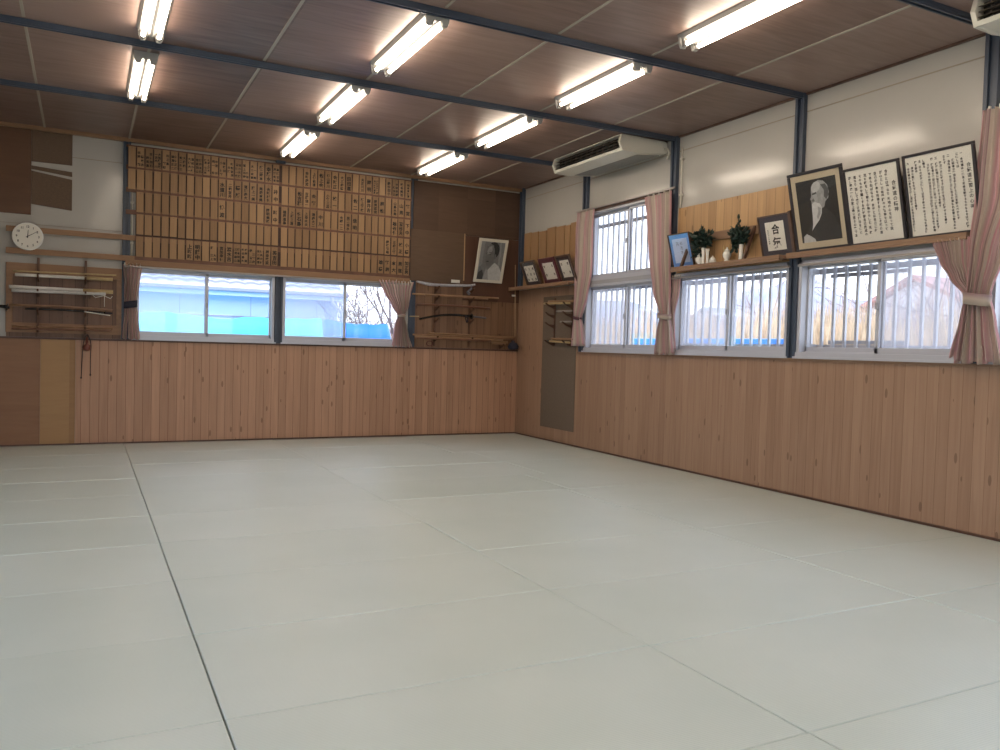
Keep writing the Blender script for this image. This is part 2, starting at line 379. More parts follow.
# small conduits beside the posts
def conduit(P, u, z0, z1, r=.009):
    t = thing('conduit', P(u, .02, z0), 'thin pale cable pipe running up the wall beside the %s' % ('post right of the tall window' if P is PR else 'post left of the name board'), 'pipe')
    MB().tube([P(u, .02, z0), P(u, .02, z1)], r).build('pipe', WHITE_PL, t)
    for q in (.2, .8): MB().box(u-.02, u+.02, 0, .032, z0+(z1-z0)*q, z0+(z1-z0)*q+.02, P).build('clip', WHITE_PL, t)
conduit(PR, -3.785, 2.93, 3.60); conduit(PB, -5.437, 2.30, 3.12)

# ---------------------------------------------------------------- windows
WN = [0]
def window(P, u0, u1, z0, z1, label, screen=None, sill=True, rev=False):
    WN[0] += 1
    r = thing('window_%d' % WN[0], P((u0+u1)/2, 0, z0), label, kind='structure')
    f = .038; b = MB()
    b.box(u0, u1, -.11, .03, z1-f, z1, P); b.box(u0, u1, -.11, .042, z0, z0+.042, P)
    b.box(u0, u0+f, -.11, .03, z0, z1, P); b.box(u1-f, u1, -.11, .03, z0, z1, P)
    b.box(u0, u1, -.045, -.035, z0+.042, z0+.052, P); b.box(u0, u1, -.045, -.035, z1-f-.01, z1-f, P)
    b.build('window_frame', ALU, r, bevel=.003)
    if sill: MB().box(u0-.02, u1+.02, .0, .055, z0-.018, z0+.002, P).build('window_sill', ALU, r, bevel=.002)
    mid = (u0+u1)/2; za, zb = z0+.042, z1-f
    for i, (a, c, v) in enumerate(((u0+f*.5, mid+.022, -.036), (mid-.022, u1-f*.5, -.074))):
        if rev: v = -.11-v
        s = MB().box(a, a+.036, v, v+.026, za, zb, P).box(c-.036, c, v, v+.026, za, zb, P).box(a, c, v, v+.026, za, za+.05, P).box(a, c, v, v+.026, zb-.034, zb, P)
        so = s.build('sash', ALU, r, bevel=.003)
        MB().box(a+.03, c-.03, v+.011, v+.015, za+.045, zb-.03, P).build('pane', GLASS_H if screen == i else GLASS, so)
        if screen == i: MB().box(a, c, -.105, -.103, za, zb, P).build('insect_screen', SCREEN, r)
    MB().box(mid-.012, mid+.012, .0, .018, (za+zb)/2-.03, (za+zb)/2+.03, P).build('crescent_lock', ALU_D, r, bevel=.004)
    return r
window(PB, -5.40, -3.70, Z0, Z1, 'left window in the back wall, aluminium with two sliding sashes', screen=0)
window(PB, -3.595, -1.86, Z0, Z1, 'right window in the back wall, showing bare branches', rev=True, screen=0)
window(PR, -3.615, -1.91, Z0, 2.175, 'lower sliding window of the tall pair on the right wall', screen=1)
window(PR, -3.615, -1.91, 2.215, 3.13, 'upper sliding window of the tall pair on the right wall', sill=False)
trim(MB().box(-3.615, -1.91, -.12, .035, 2.17, 2.22, PR), ALU_D, 'aluminium transom between the two tall windows', .004)
window(PR, -5.415, -3.72, Z0, Z1, 'sliding window under the shelf with the leafy vases', screen=1)
window(PR, -7.20, -5.53, Z0, Z1, 'sliding window under the large framed texts', screen=0)
window(PR, -9.04, -7.34, Z0, 3.13, None); window(PR, -10.86, -9.16, Z0, Z1, None); window(PR, -12.68, -10.98, Z0, Z1, None)
window(PW, -5.41, -3.71, Z0, Z1, None)
for k in range(4): window(PW, -7.23-1.82*k, -5.53-1.82*k, .04, Z1, None, sill=False)     # unseen garden doors, assumed beside and behind the camera to daylight the floor
for k in range(3): window(PF, -7.4+1.9*k, -5.7+1.9*k, .04, Z1, None, sill=False)  # more assumed doors, added for daylight

# security grilles outside the right-hand windows
def grille(u0, u1, z0, z1, rails, label, nm=0.12, plate=None):
    t = thing('window_grille', PR((u0+u1)/2, -.25, z0), label, 'grille', 'security grilles outside the right windows')
    for z, h in rails: MB().box(u0, u1, -.285, -.262, z, z+h, PR).build('rail', ALU_D, t)
    n = int((u1-u0)/nm)
    for i in range(n+1):
        u = u0+(u1-u0)*i/n; MB().box(u-.013, u+.013, -.262, -.238, z0, z1, PR).build('bar', ALU, t)
    for z, h in rails[:1]+rails[-1:]:
        for u in (u0+.05, u1-.05): MB().box(u-.015, u+.015, -.262, -.15, z, z+h, PR).build('bracket', ALU_D, t)
    if plate:
        for z in plate[2:]: MB().box(plate[0], plate[1], -.305, -.287, z, z+.035, PR).build('crosspiece', ALU_D, t)
grille(-3.60, -1.75, 1.22, 3.22, [(1.36, .03), (2.10, .045), (2.96, .045)], 'pale vertical bar grille outside the tall window')
grille(-5.42, -3.66, 1.22, 2.28, [(1.385, .035), (2.085, .05)], 'pale bar grille outside the window beneath the leafy vases')
grille(-7.24, -5.45, 1.22, 2.28, [(1.385, .035), (2.085, .05)], 'pale bar grille outside the window beneath the framed texts', plate=(-6.42, -5.62, 1.425, 2.045))

# ---------------------------------------------------------------- tatami mats
def tatami():
    m, n, b = principled('pale green mat vinyl')
    t = n.nodes.new('ShaderNodeTexCoord'); s = n.nodes.new('ShaderNodeSeparateXYZ'); n.links.new(t.outputs['Object'], s.inputs[0])
    w = M2(n, 'SINE', M2(n, 'MULTIPLY', s.outputs[1], 2*PI/.0105))
    nz = n.nodes.new('ShaderNodeTexNoise'); nz.inputs['Scale'].default_value = 1.7; nz.inputs['Detail'].default_value = 3
    oi = n.nodes.new('ShaderNodeObjectInfo'); va = n.nodes.new('ShaderNodeVectorMath'); va.operation = 'ADD'
    n.links.new(t.outputs['Object'], va.inputs[0]); n.links.new(oi.outputs['Location'], va.inputs[1]); n.links.new(va.outputs[0], nz.inputs['Vector'])
    f = M2(n, 'ADD', M2(n, 'MULTIPLY', nz.outputs[0], .7), M2(n, 'MULTIPLY', oi.outputs['Random'], .3))
    f = M2(n, 'ADD', f, M2(n, 'MULTIPLY', w, .05))
    r = n.nodes.new('ShaderNodeValToRGB'); r.color_ramp.elements[0].position = .1; r.color_ramp.elements[1].position = .9
    r.color_ramp.elements[0].color = (.56, .65, .62, 1); r.color_ramp.elements[1].color = (.67, .75, .73, 1)
    n.links.new(f, r.inputs[0]); n.links.new(r.outputs[0], b.inputs['Base Color']); b.inputs['Roughness'].default_value = .30
    b.inputs['Specular IOR Level'].default_value = .5
    bp = n.nodes.new('ShaderNodeBump'); bp.inputs['Strength'].default_value = .25; bp.inputs['Distance'].default_value = .002
    n.links.new(M2(n, 'ADD', w, M2(n, 'MULTIPLY', nz.outputs[0], 6.)), bp.inputs['Height']); n.links.new(bp.outputs[0], b.inputs['Normal'])
    return m
TAT = tatami()
XS = [XL+.015, -7.32, -5.50, -3.69, -1.86, -.03]
YS = [-.03, -.975]+[-.989-.896*(k+1) for k in range(15)]
YS[1] = -.989
COLN = ['against the left wall', 'just left of the long seam', 'just right of the long seam', 'second column from right wall', 'against the right wall']
for r in range(len(YS)-1):
    for c in range(5):
        x0, x1 = XS[c], XS[c+1]; y0, y1 = YS[r+1], YS[r]
        y0 = max(y0, YF+.02)
        if y1-y0 < .1: continue
        sh = {0: .06, 1: -.0, 2: .22, 3: .25, 5: -.05}.get(r, 0)
        if c == 4: x0 += sh
        if c == 3: x1 += sh
        g = .0018; j = random.uniform
        b = MB().box(x0+g+j(0, .001), x1-g-j(0, .001), y0+g*.8, y1-g*.8, -.045, 0.0)
        o = b.build('tatami_mat', TAT, bevel=.006, label='pale green mat %s, %s row from the back wall' % (COLN[c], ORD[r]), cat='mat', group='judo mats covering the floor')
        o.location.z -= j(0, .0035); o.rotation_euler = (j(-.0022, .0022), j(-.0007, .0007), j(-.0012, .0012))

# ---------------------------------------------------------------- lamps
TUBE = mat('lit fluorescent tube', (1, 1, 1), .5, emis=(LAMP_COLOR, LAMP))
ENAMEL = mat('white enamel', (.27, .255, .24), .4); ENDM = mat('grey end plate', (.42, .40, .38), .5)
def make_lamp():
    t = thing('fluorescent_light', (0, 0, 3.645), 'x', 'ceiling light', 'twin tube ceiling lights'); L = .64
    poly = [(-.105, .095), (-.105, .088), (-.085, .062), (-.03, .055), (-.012, .028), (.012, .028), (.03, .055), (.085, .062), (.105, .088), (.105, .095)]
    b = MB(); b.prism(poly, -L, L, lambda p, q, s: (p, s, q)); b.build('housing', ENAMEL, t, local=True)
    for s in (-1, 1):
        b = MB(); b.prism([(-.095, .09), (-.09, .03), (-.075, -.004), (-.04, -.004), (-.03, .035), (.03, .035), (.04, -.004), (.075, -.004), (.09, .03), (.095, .09)], s*(L+.001), s*(L-.022), lambda p, q, y: (p, y, q)); b.build('end_plate', ENDM, t, local=True)
    for x in (-.058, .058):
        MB().tube([(x, -L+.05, .022), (x, L-.05, .022)], .0155, 12).build('tube', TUBE, t, local=True)
        for y in (-1, 1):
            s = MB().box(x-.018, x+.018, y*(L-.022), y*(L-.045), .0, .075); s.build('socket', ENAMEL, t, local=True, bevel=.004)
            MB().tube([(x, y*(L-.044), .022), (x, y*(L-.062), .022)], .0165, 12).build('end_cap', mat('grey cap', (.5, .5, .5), .4, .6), t, local=True)
    return t
LP = []
for k in range(7):
    LP.append((-3.67, -1.835*k-1.135, 'in the middle row', k)); LP.append((-1.815, -1.835*k-1.135, 'in the right hand row', k))
for k in range(1, 7): LP.append((-5.50, -1.835*k-.93, 'in the left row', k-1))
proto = make_lamp(); first = True
for x, y, rw, k in LP:
    o = proto if first else copy_tree(proto); first = False
    o.location = (x, y, 3.645); o['label'] = 'twin tube ceiling light %s, %s out from the back wall' % (rw, ORD[k])

# ---------------------------------------------------------------- air conditioners
def make_ac():
    t = thing('air_conditioner', (-.33, 0, 3.51), 'x', 'air conditioner', 'ceiling hung air conditioners'); L = .735
    poly = [(-.315, .19), (-.345, .10), (-.30, .008), (-.10, 0), (.30, .045), (.325, .06), (.325, .165), (.29, .185)]
    # body ends (outline of the side) and the shell between
    for s in (-1, 1):
        b = MB(); b.prism(poly, s*L, s*(L-.035), lambda p, q, y: (p, y, q)); b.build('end_cover', WHITE_PL, t, local=True, bevel=.004)
    b = MB(); b.prism([(-.235, .185), (-.235, .022), (-.298, .010), (-.10, .0), (.30, .045), (.325, .06), (.325, .165), (.29, .185)], -L+.035, L-.035, lambda p, q, y: (p, y, q))
    b.build('casing', WHITE_PL, t, local=True)
    b = MB(); b.prism([(-.315, .19), (-.322, .174), (-.24, .176), (-.24, .19)], -L+.035, L-.035, lambda p, q, y: (p, y, q)); b.build('top_lip', WHITE_PL, t, local=True)
    b = MB(); b.prism([(-.300, .010), (-.318, .038), (-.31, .04), (-.285, .02)], -L+.035, L-.035, lambda p, q, y: (p, y, q)); b.build('bottom_lip', WHITE_PL, t, local=True)
    MB().box(-.25, -.236, -L+.035, L-.035, .022, .176).build('outlet', mat('dark outlet', (.02, .018, .016), .6), t, local=True)
    for z in (.06, .095, .13):
        b = MB(); b.prism([(-.318, z), (-.316, z+.005), (-.262, z+.017), (-.262, z+.012)], -L+.04, L-.04, lambda p, q, y: (p, y, q)); b.build('louvre', mat('brown louvre', (.12, .095, .075), .4), t, local=True)
    for i in range(12):
        y = -L+.1+i*(2*L-.2)/11; MB().box(-.275, -.25, y-.003, y+.003, .03, .17).build('vane', mat('brown louvre', (.12, .095, .075)), t, local=True)
    b = MB()
    for i in range(26):
        x = -.05+i*.0125; q = .0+(x+.10)*.1125; b.box(x, x+.006, -L+.08, L-.08, q-.006, q+.002)
    b.build('intake_grille', mat('grey intake', (.30, .29, .27), .5), t, local=True)
    MB().box(-.285, .30, -L+.10, L-.03, .186, .204).build('mounting_plate', mat('grey mount', (.33, .31, .28), .6), t, local=True)
    b = MB(); b.tube([(.27, -L-.0, .10), (.30, -L-.03, .10), (.325, -L-.04, .05), (.31, -L-.02, -.02)], .012); b.build('drain_hose', WHITE_PL, t, local=True)
    return t
a1 = make_ac(); a1.location = (-.335, -2.775, 3.535); a1['label'] = 'white ceiling hung air conditioner with dark louvres above the tall window'
a2 = copy_tree(a1); a2.location = (-.335, -8.25, 3.535); a2['label'] = 'white ceiling hung air conditioner cut off at the upper right corner'

# ---------------------------------------------------------------- name board with tags
RAILM = mat('shaded rail wood', (.15, .07, .042), .55, noise=.2, scale=8)  # rails darkened to paint the shade between tag rows
nb = thing('name_board', (-3.6, -.02, 2.20), 'long wooden name board of rails over the back windows', 'board')
RZ = [3.652-.2715*k for k in range(6)]
BACK = mat('shaded board backing', (.055, .026, .018), .6, noise=.2, scale=6)  # backing darkened so the gaps between tags look shaded
MB().box(-5.40, -1.815, .046, .054, 2.285, 3.655, PB).build('backing_panel', BACK, nb)
MB().box(-5.495, -5.40, .046, .054, RZ[2], 3.655, PB).build('backing_panel', BACK, nb)
for k in range(6):
    u0 = -6.76 if k in (4, 5) else -5.51
    hh = .05 if k in (4, 5) else .035
    MB().box(u0, -1.815, .054, .064, (2.497, 2.245)[k-4] if k > 3 else RZ[k]-hh+.012, (2.562, 2.312)[k-4] if k > 3 else RZ[k]+hh-(.0 if k not in (0,) else .03), PB).build('rail', BR_WOOD if k > 3 else RAILM, nb, bevel=.002)
for z0, z1 in ((2.497, 2.562), (2.263, 2.312)): MB().box(-5.405, -1.815, .0645, .0652, z0, z1, PB).build('gap_shade_strip', RAILM, nb)  # dark strips over the rails paint the gap shade between tags
MB().box(-5.51, -1.815, .050, .075, 2.19, 2.262, PB).build('bottom_rail', BR_WOOD, nb, bevel=.003)
for u in (-6.7, -5.62):
    for z in (2.505, 2.25): MB().box(u-.02, u+.02, 0, .054, z, z+.05, PB).build('spacer', BR_WOOD, nb)
MB().box(-3.72, -3.60, .046, .085, 3.66, 3.695, PB).build('bracket', SLATE, nb)
# writing on the tags: (columns of characters, rows of characters), None is blank
def rowspec(s): return [None if q == '.' else (int(q[0]), int(q[1])) for q in s.split()]
LEFT = [rowspec('. 24 24 25 24 24 24 24 24 26 24 24 24 24 24 24 14 13 24'),
        rowspec('. . . . . . . . . . . 13 14 12 14 14 14 14 12'),
        rowspec('x . . . . . . . . . . 12 . . . . . 14 12'.replace('x', '.')),
        rowspec('. . . . . . . . . . . . . . . . . . .'),
        rowspec('. . . . . . . 13 13 . 24 14 13 24 24 24 24 14 13')]
RIGHT = [rowspec('. . . 14 14 13 14 13 14 13 . 14 12 26 . 14 24 14 15'),
         rowspec('. . 13 14 12 . 14 12 . . 12 14 13 14 12 . 14 12 12'),
         rowspec('14 14 13 14 14 12 . . 14 14 12 . . . . . 13 13 12'),
         rowspec('. . . . . . . . . . . . . . . 14 14 12 12'),
         rowspec('. . . . . . . . . . . . . . 12 12 12 12 13')]
KAN = '山川田中村木森林石本松竹野原谷高橋井上下小大藤佐伊加渡清水金吉和島岡宮正一二三男子美智道勝武雄幸夫英昭博明義信'
TW, TH, TT = .0805, .246, .009
tproto = MB().box(-TW/2, TW/2, -TT, 0, 0, TH)
t0 = tproto.build('name_tag', TAG, bevel=.0015); t0.location = (0, 0, 0)
base_me = t0.data; n0 = MB().tube([(0, 0, TH-.018), (0, -TT-.006, TH-.018)], .0028, 6).build('nail', mat('steel nail', (.12, .1, .09), .4, .8), None)
n0.data.transform(Matrix.Translation(n0.location)); n0.location = (0, 0, 0); n0.parent = t0
used = False
def let_mesh(cols, n, rng):
    b = MB(); size = min(.19/n*.95, .060 if cols == 1 else .036)
    for c in range(cols):
        x = 0 if cols == 1 else (.019 if c == 0 else -.019)
        for i in range(n):
            if cols == 2 and rng.random() < .12: continue
            write(b, rng.choice(KAN), x+rng.uniform(-.002, .002), TH-.045-(i+.5)*.19/n, size, -TT-.0008, bold=.03)
    return b
rng = random.Random(3)
for half, spec, ua, ub, hn in ((0, LEFT, -5.495, -3.672, 'left'), (1, RIGHT, -3.648, -1.825, 'right')):
    for r in range(5):
        for c in range(19):
            if half == 0 and r >= 2 and c == 0: continue
            u = ua+(ub-ua)*(c+.5)/19; z = RZ[r+1]+.012
            if not used: o = t0; used = True
            else:
                o = t0.copy(); C.objects.link(o); nn = n0.copy(); C.objects.link(nn); nn.parent = o
            o.location = (u+rng.uniform(-.0015, .0015), -.0655, z+rng.uniform(-.003, .003)); o.rotation_euler = (0, rng.uniform(-.008, .008), 0)
            sp = spec[r][c]
            if sp:
                b = let_mesh(sp[0], sp[1], rng)
                b.build('lettering', INK, o, local=True)
                ds = 'with two columns of ink' if sp[0] == 2 else 'with %s ink characters' % NUM[sp[1]]
            else: ds = 'left blank'
            tag(o, 'wooden name tag %s, %s row down, %s in the %s half' % (ds, ORD[r], ORD[c], hn), 'name tag', 'wooden name tags on the board')

# ---------------------------------------------------------------- clock
ck = thing('wall_clock', (-6.552, -.066, 2.29), 'round white wall clock hung over the two wooden rails', 'clock')
def disc(c, r, y0, y1, k=40):
    b = MB(); b.prism([(c[0]+r*math.cos(2*PI*i/k), c[1]+r*math.sin(2*PI*i/k)) for i in range(k)], y0, y1, lambda p, q, t: (p, t, q)); return b
cc = (-6.540, 2.448)
disc(cc, .160, -.066, -.098).build('case', mat('clock white', (.80, .79, .76), .4), ck, bevel=.008)
disc(cc, .146, -.0985, -.1005).build('dial', PAPER, ck)
b = MB()
for h in range(12):
    a = PI/2-2*PI*(h or 12)/12; s = str(h or 12)
    for i, chh in enumerate(s): write(b, chh, cc[0]+.112*math.cos(a)+(i-(len(s)-1)/2)*.017, cc[1]+.112*math.sin(a), .036, -.1012, bold=.02)
b.build('numerals', INK, ck)
def hand(ang, L, w, y):
    d = Vector((math.cos(ang), 0, math.sin(ang))); n_ = Vector((-d.z, 0, d.x)); c0 = Vector((cc[0], y, cc[1]))
    vs = [c0-d*.02+n_*w, c0-d*.02-n_*w, c0+d*L-n_*w*.5, c0+d*L+n_*w*.5]
    return MB().add([v for v in vs]+[v+Vector((0, .001, 0)) for v in vs], [(0, 1, 2, 3), (7, 6, 5, 4), (0, 4, 5, 1), (1, 5, 6, 2), (2, 6, 7, 3), (3, 7, 4, 0)])
hand(PI/2-.06, .075, .005, -.103).build('hour_hand', INK, ck); hand(.56, .118, .0035, -.105).build('minute_hand', INK, ck)

# ---------------------------------------------------------------- sticks, swords and racks
OAK = mat('pale oak', (.31, .185, .10), .45, noise=.15, scale=12, stretch=(.3, 3, 3)); OAKR = mat('red oak', (.17, .075, .045), .4, noise=.2, scale=12)
BAMB = mat('bamboo', (.45, .33, .165), .4, noise=.1, scale=30); CLOTHW = mat('white cotton bag', (.72, .70, .66), .85, noise=.06, scale=30, bump=.3)
SILV = mat('silvery brocade', (.40, .40, .44), .5, noise=.25, scale=60); CORD = mat('dark cord', (.03, .016, .018), .8); WCORD = mat('white cord', (.7, .68, .62), .8)
DULL = mat('brown stick', (.26, .145, .08), .45, noise=.2, scale=14)
def smoothpath(pts, k=8):
    out = []; n = len(pts); P = [Vector(p) for p in pts]
    for i in range(n-1):
        p0, p1, p2, p3 = P[max(i-1, 0)], P[i], P[i+1], P[min(i+2, n-1)]
        for j in range(k):
            t = j/k; out.append(.5*((2*p1)+(p2-p0)*t+(2*p0-5*p1+4*p2-p3)*t*t+(3*p1-p0-3*p2+p3)*t**3))
    return out+[P[-1]]
def along(P, a, b, n=8, sag=0.):
    return [P(*(a[i]+(b[i]-a[i])*t/n+(sag*4*(t/n)*(1-t/n) if i == 2 else 0) for i in range(3))) for t in range(n+1)]
def staff(name, P, a, b, r, m, label, cat='staff', group=None, sag=0., taper=1., grip=None):
    pts = along(P, a, b, 10, sag); rs = [r*(1+(taper-1)*i/10) for i in range(11)]
    o = MB().tube(pts, rs, 8).build(name, m, label=label, cat=cat, group=group)
    if grip:
        i0, mm, nm, k = grip; q = pts[i0:] if k > 0 else pts[:i0+1]; MB().tube(q, r*1.18, 8).build(nm, mm, o)
    return o
def sword(P, pts, r, label, scab=BLACKLAC, hilt=NAVY, guard=.72, group=None, cordu=True):
    path = smoothpath([P(*p) for p in pts], 8); n = len(path); g = int(n*guard)
    t = thing('sword', path[0], label, 'sword', group)
    MB().tube(path[:g+1], [r*(.85+.25*i/g) for i in range(g+1)], 8).build('scabbard', scab, t)
    MB().tube(path[g:], r*.85, 8).build('handle', hilt, t)
    d = (Vector(path[g+1])-Vector(path[g-1])).normalized(); c = Vector(path[g])
    MB().tube([c-d*.004, c+d*.004], r*2.6, 14).build('guard', mat('iron guard', (.05, .045, .04), .4, .7), t)
    if cordu:
        c2 = Vector(path[g-3]); q = Vector(P(0, .03, 0))-Vector(P(0, 0, 0))
        MB().tube(smoothpath([c2+q*.4, c2+q+Vector((0, 0, -.05)), c2+q*1.1+Vector((.02, 0, -.10)), c2+q+Vector((.03, 0, -.04)), c2+q*.5], 6), r*.5, 6).build('cord', NAVY, t)
    return t
def rack(P, us, z0, z1, pegs, label, vb=.02, m=None, pegl=.17):
    m = m or mat('rack wood', (.12, .058, .032), .5, noise=.2, scale=15)
    t = thing('weapon_rack', P((us[0]+us[-1])/2, vb, z0), label, 'rack')
    for u in us:
        MB().box(u-.013, u+.013, vb, vb+.02, z0, z1, P).build('upright', m, t, bevel=.003)
        for z in pegs:
            b = MB(); b.prism([(vb+.012, z-.055), (vb+.03, z-.055), (vb+pegl*.7, z-.018), (vb+pegl, z+.022), (vb+pegl-.016, z+.03), (vb+pegl*.62, z-.002), (vb+.03, z-.008), (vb+.012, z)], u-.010, u+.010, lambda p, q, s: P(s, p, q))
            b.build('peg', m, t, bevel=.002)
    return t
# left rack on its boarded back
lr = rack(PB, (-6.432, -5.937), 1.30, 2.215, (1.985, 1.815, 1.60, 1.395), 'wooden weapon rack on a boarded panel under the clock', vb=.03)
MB().box(-6.755, -5.545, 0.004, .014, 1.286, 2.13, PB).build('back_panel', boards('rack back boards', 0, .135, (.20, .11, .065), (.125, .062, .036), groove=.04), lr)
MB().box(-6.76, -5.542, .014, .028, 2.01, 2.145, PB).build('top_board', BR_WOOD, lr, bevel=.003)
MB().box(-6.76, -6.69, .014, .028, 1.45, 2.01, PB).build('side_board', BR_WOOD, lr, bevel=.003)
MB().box(-6.76, -5.542, .014, .028, 1.335, 1.45, PB).build('bottom_board', BR_WOOD, lr, bevel=.003)
MB().box(-5.60, -5.542, .014, .027, 1.45, 2.01, PB).build('side_board', DULL, lr, bevel=.003)
GL_ = 'practice weapons on the left rack'
staff('bamboo_sword', PB, (-6.664, .10, 2.0), (-5.645, .10, 2.005), .019, CLOTHW, 'bamboo practice sword in white sleeve on the top pegs', 'practice sword', GL_, grip=(7, BAMB, 'handle', 1))
staff('thin_stick', PB, (-6.68, .155, 2.035), (-5.609, .155, 2.055), .009, BAMB, 'thin bare bamboo stick above the white sleeve on the top pegs', 'stick', GL_)
staff('bamboo_sword', PB, (-6.723, .10, 1.857), (-5.64, .10, 1.853), .021, CLOTHW, 'upper white sleeved practice sword with bare bamboo end, second pegs', 'practice sword', GL_, grip=(7, BAMB, 'handle', 1))
o = staff('bamboo_sword', PB, (-6.693, .155, 1.812), (-5.72, .155, 1.822), .018, mat('grey cotton bag', (.55, .54, .53), .85, noise=.06, scale=30), 'lower grey white sleeved sword with a hanging string, second pegs', 'practice sword', GL_)
MB().tube([PB(-5.735, .175, 1.81), PB(-5.735, .18, 1.67)], .0035, 6).build('string', WCORD, o)
MB().tube([PB(-5.86, .17, 1.80), PB(-5.83, .172, 1.775), PB(-5.74, .17, 1.80), PB(-5.67, .172, 1.77), PB(-5.65, .165, 1.80)], .004, 6).build('tie', WCORD, o)
staff('wooden_sword', PB, (-6.70, .10, 1.645), (-5.645, .10, 1.632), .014, DULL, 'brown wooden sword on the third pegs above the black scabbard', 'wooden sword', GL_, sag=.012)
sword(PB, [(-6.56, .155, 1.608), (-6.2, .155, 1.612), (-5.9, .155, 1.603), (-5.645, .155, 1.594)], .0125, 'black scabbarded sword on the third pegs of the left rack', group=GL_, guard=.86, cordu=False)
sword(PB, [(-7.45, .10, 1.645), (-7.1, .10, 1.645), (-6.80, .10, 1.628), (-6.715, .10, 1.615)], .018, 'black sword entering at the left edge beside the rack', group=GL_, guard=.8, cordu=False)
rack(PB, (-7.35, -6.92), 1.45, 1.75, (1.62,), 'short wooden peg rack left of the boarded panel', vb=.005, pegl=.12)
staff('cord_end', PB, (-5.95, .185, 1.60), (-5.67, .185, 1.567), .006, WCORD, 'thin white cord hanging under the black scabbard', 'cord')
staff('wooden_staff', PB, (-6.69, .10, 1.405), (-5.63, .10, 1.42), .013, DULL, 'longer brown staff on the lowest pegs of the left rack', 'staff', GL_)
staff('wooden_staff', PB, (-6.69, .150, 1.375), (-5.66, .150, 1.385), .012, OAKR, 'darker red staff in front on the lowest pegs of the left rack', 'staff', GL_)
nk = thing('hanging_cord_clapper', PB(-5.925, .09, .81), 'dark cord loop with a red brown wooden knob hanging below the left rack', 'cord')
MB().tube(smoothpath([PB(-5.975, .075, .81), PB(-5.965, .075, 1.05), PB(-5.955, .08, 1.22), PB(-5.915, .10, 1.33), PB(-5.875, .08, 1.22), PB(-5.878, .075, 1.05), PB(-5.877, .075, .845)], 8), .0055, 6).build('cord', CORD, nk)
MB().lathe([(.004, 0), (.032, .012), (.042, .04), (.036, .072), (.015, .09), (.008, .17)], PB(-5.915, .085, 1.13)).build('knob', mat('red brown knob', (.16, .045, .03), .4), nk)
for u, z in ((-5.975, .81), (-5.877, .845)): MB().lathe([(.003, -.012), (.009, -.004), (.009, .008), (.003, .014)], PB(u, .075, z), 8).build('cord_tip', CORD, nk)
# right rack of the back wall
rack(PB, (-1.40, -.845), 1.31, 2.22, (2.15, 2.015, 1.865, 1.70, 1.43), 'wooden sword rack in the right corner of the back wall', vb=.018)
GR = 'weapons on the right rack'
sb = thing('sword_bag', PB(-1.25, .10, 2.19), 'silvery brocade sword bag with dark tassel on the topmost pegs', 'sword bag', GR)
MB().tube(smoothpath([PB(-1.72, .10, 2.225), PB(-1.5, .10, 2.195), PB(-1.2, .10, 2.20), PB(-.90, .10, 2.215), PB(-.80, .10, 2.235)], 6), [.012+.014*math.sin(PI*min(1, i/12)) if i < 6 else .026-.010*(i/24) for i in range(25)], 10).build('bag', SILV, sb)
MB().tube(smoothpath([PB(-.86, .11, 2.22), PB(-.88, .14, 2.17), PB(-.93, .14, 2.12), PB(-.90, .135, 2.09)], 5), [.008]*4+[.015]*6+[.022]*6, 8).build('tassel', mat('grey tassel', (.16, .16, .19), .6, noise=.5, scale=50), sb)
MB().box(-1.165, -1.03, .055, .059, 2.245, 2.29, PB).build('card', PAPER, None, label='small white card propped on the silvery sword bag', cat='card')
staff('wooden_staff', PB, (-1.78, .10, 2.045), (-.40, .10, 2.055), .013, OAK, 'light brown long staff on the second pegs of the right rack', 'staff', GR)
staff('wooden_sword', PB, (-1.60, .145, 2.04), (-.60, .145, 2.03), .012, DULL, 'brown wooden sword in front on the second pegs of the right rack', 'wooden sword', GR)
staff('wooden_sword', PB, (-1.72, .10, 1.895), (-.54, .10, 1.888), .017, OAKR, 'dark red wooden sword on the third pegs of the right rack', 'wooden sword', GR, sag=.012)
sword(PB, [(-1.67, .11, 1.69), (-1.42, .11, 1.745), (-1.17, .11, 1.772), (-.88, .11, 1.765), (-.61, .11, 1.748)], .0165, 'curved black scabbarded sword with guard on the fourth pegs', hilt=mat('grey hilt wrap', (.14, .13, .14), .6, noise=.5, scale=80), guard=.76, group=GR)
staff('thin_stick', PB, (-1.80, .06, 1.725), (-1.66, .06, 1.73), .008, BAMB, 'short pale bamboo stick poking out left of the black scabbard', 'stick', GR)
for i, (a, b_, v, z, z2, mm, lb) in enumerate(((-1.50, -.09, .06, 1.495, 1.475, OAK, 'palest long staff at the back of the lowest pegs'), (-1.76, -.12, .10, 1.465, 1.452, DULL, 'brown long staff in the middle of the lowest pegs'),
        (-1.74, -.33, .14, 1.44, 1.425, OAK, 'pale shorter staff in front on the lowest pegs'), (-1.74, -.55, .18, 1.415, 1.41, OAKR, 'dark red staff outermost on the lowest pegs'))):
    staff('wooden_staff', PB, (a, v, z), (b_, v, z2), .013, mm, lb, 'staff', GR)
staff('wooden_knife', PB, (-.56, .09, 1.405), (-.22, .09, 1.395), .015, OAK, 'short wooden knife lying near the corner under the staffs', 'wooden knife', GR)
staff('wooden_knife', PB, (-.50, .13, 1.375), (-.28, .13, 1.37), .013, DULL, 'shorter brown wooden knife beneath the pale one by the corner', 'wooden knife', GR)
rack(PB, (-.33,), 1.31, 1.52, (1.345,), 'single short peg upright near the corner holding wooden knives', vb=.018)
db = thing('dark_pouch', PB(-.13, .09, 1.287), 'small dark drawstring pouch on the ledge in the corner', 'pouch')
MB().lathe([(.03, 0), (.075, .012), (.085, .05), (.06, .095), (.022, .115), (.030, .135), (.012, .14)], PB(-.13, .10, 1.287), 14).build('pouch', NAVY, db)
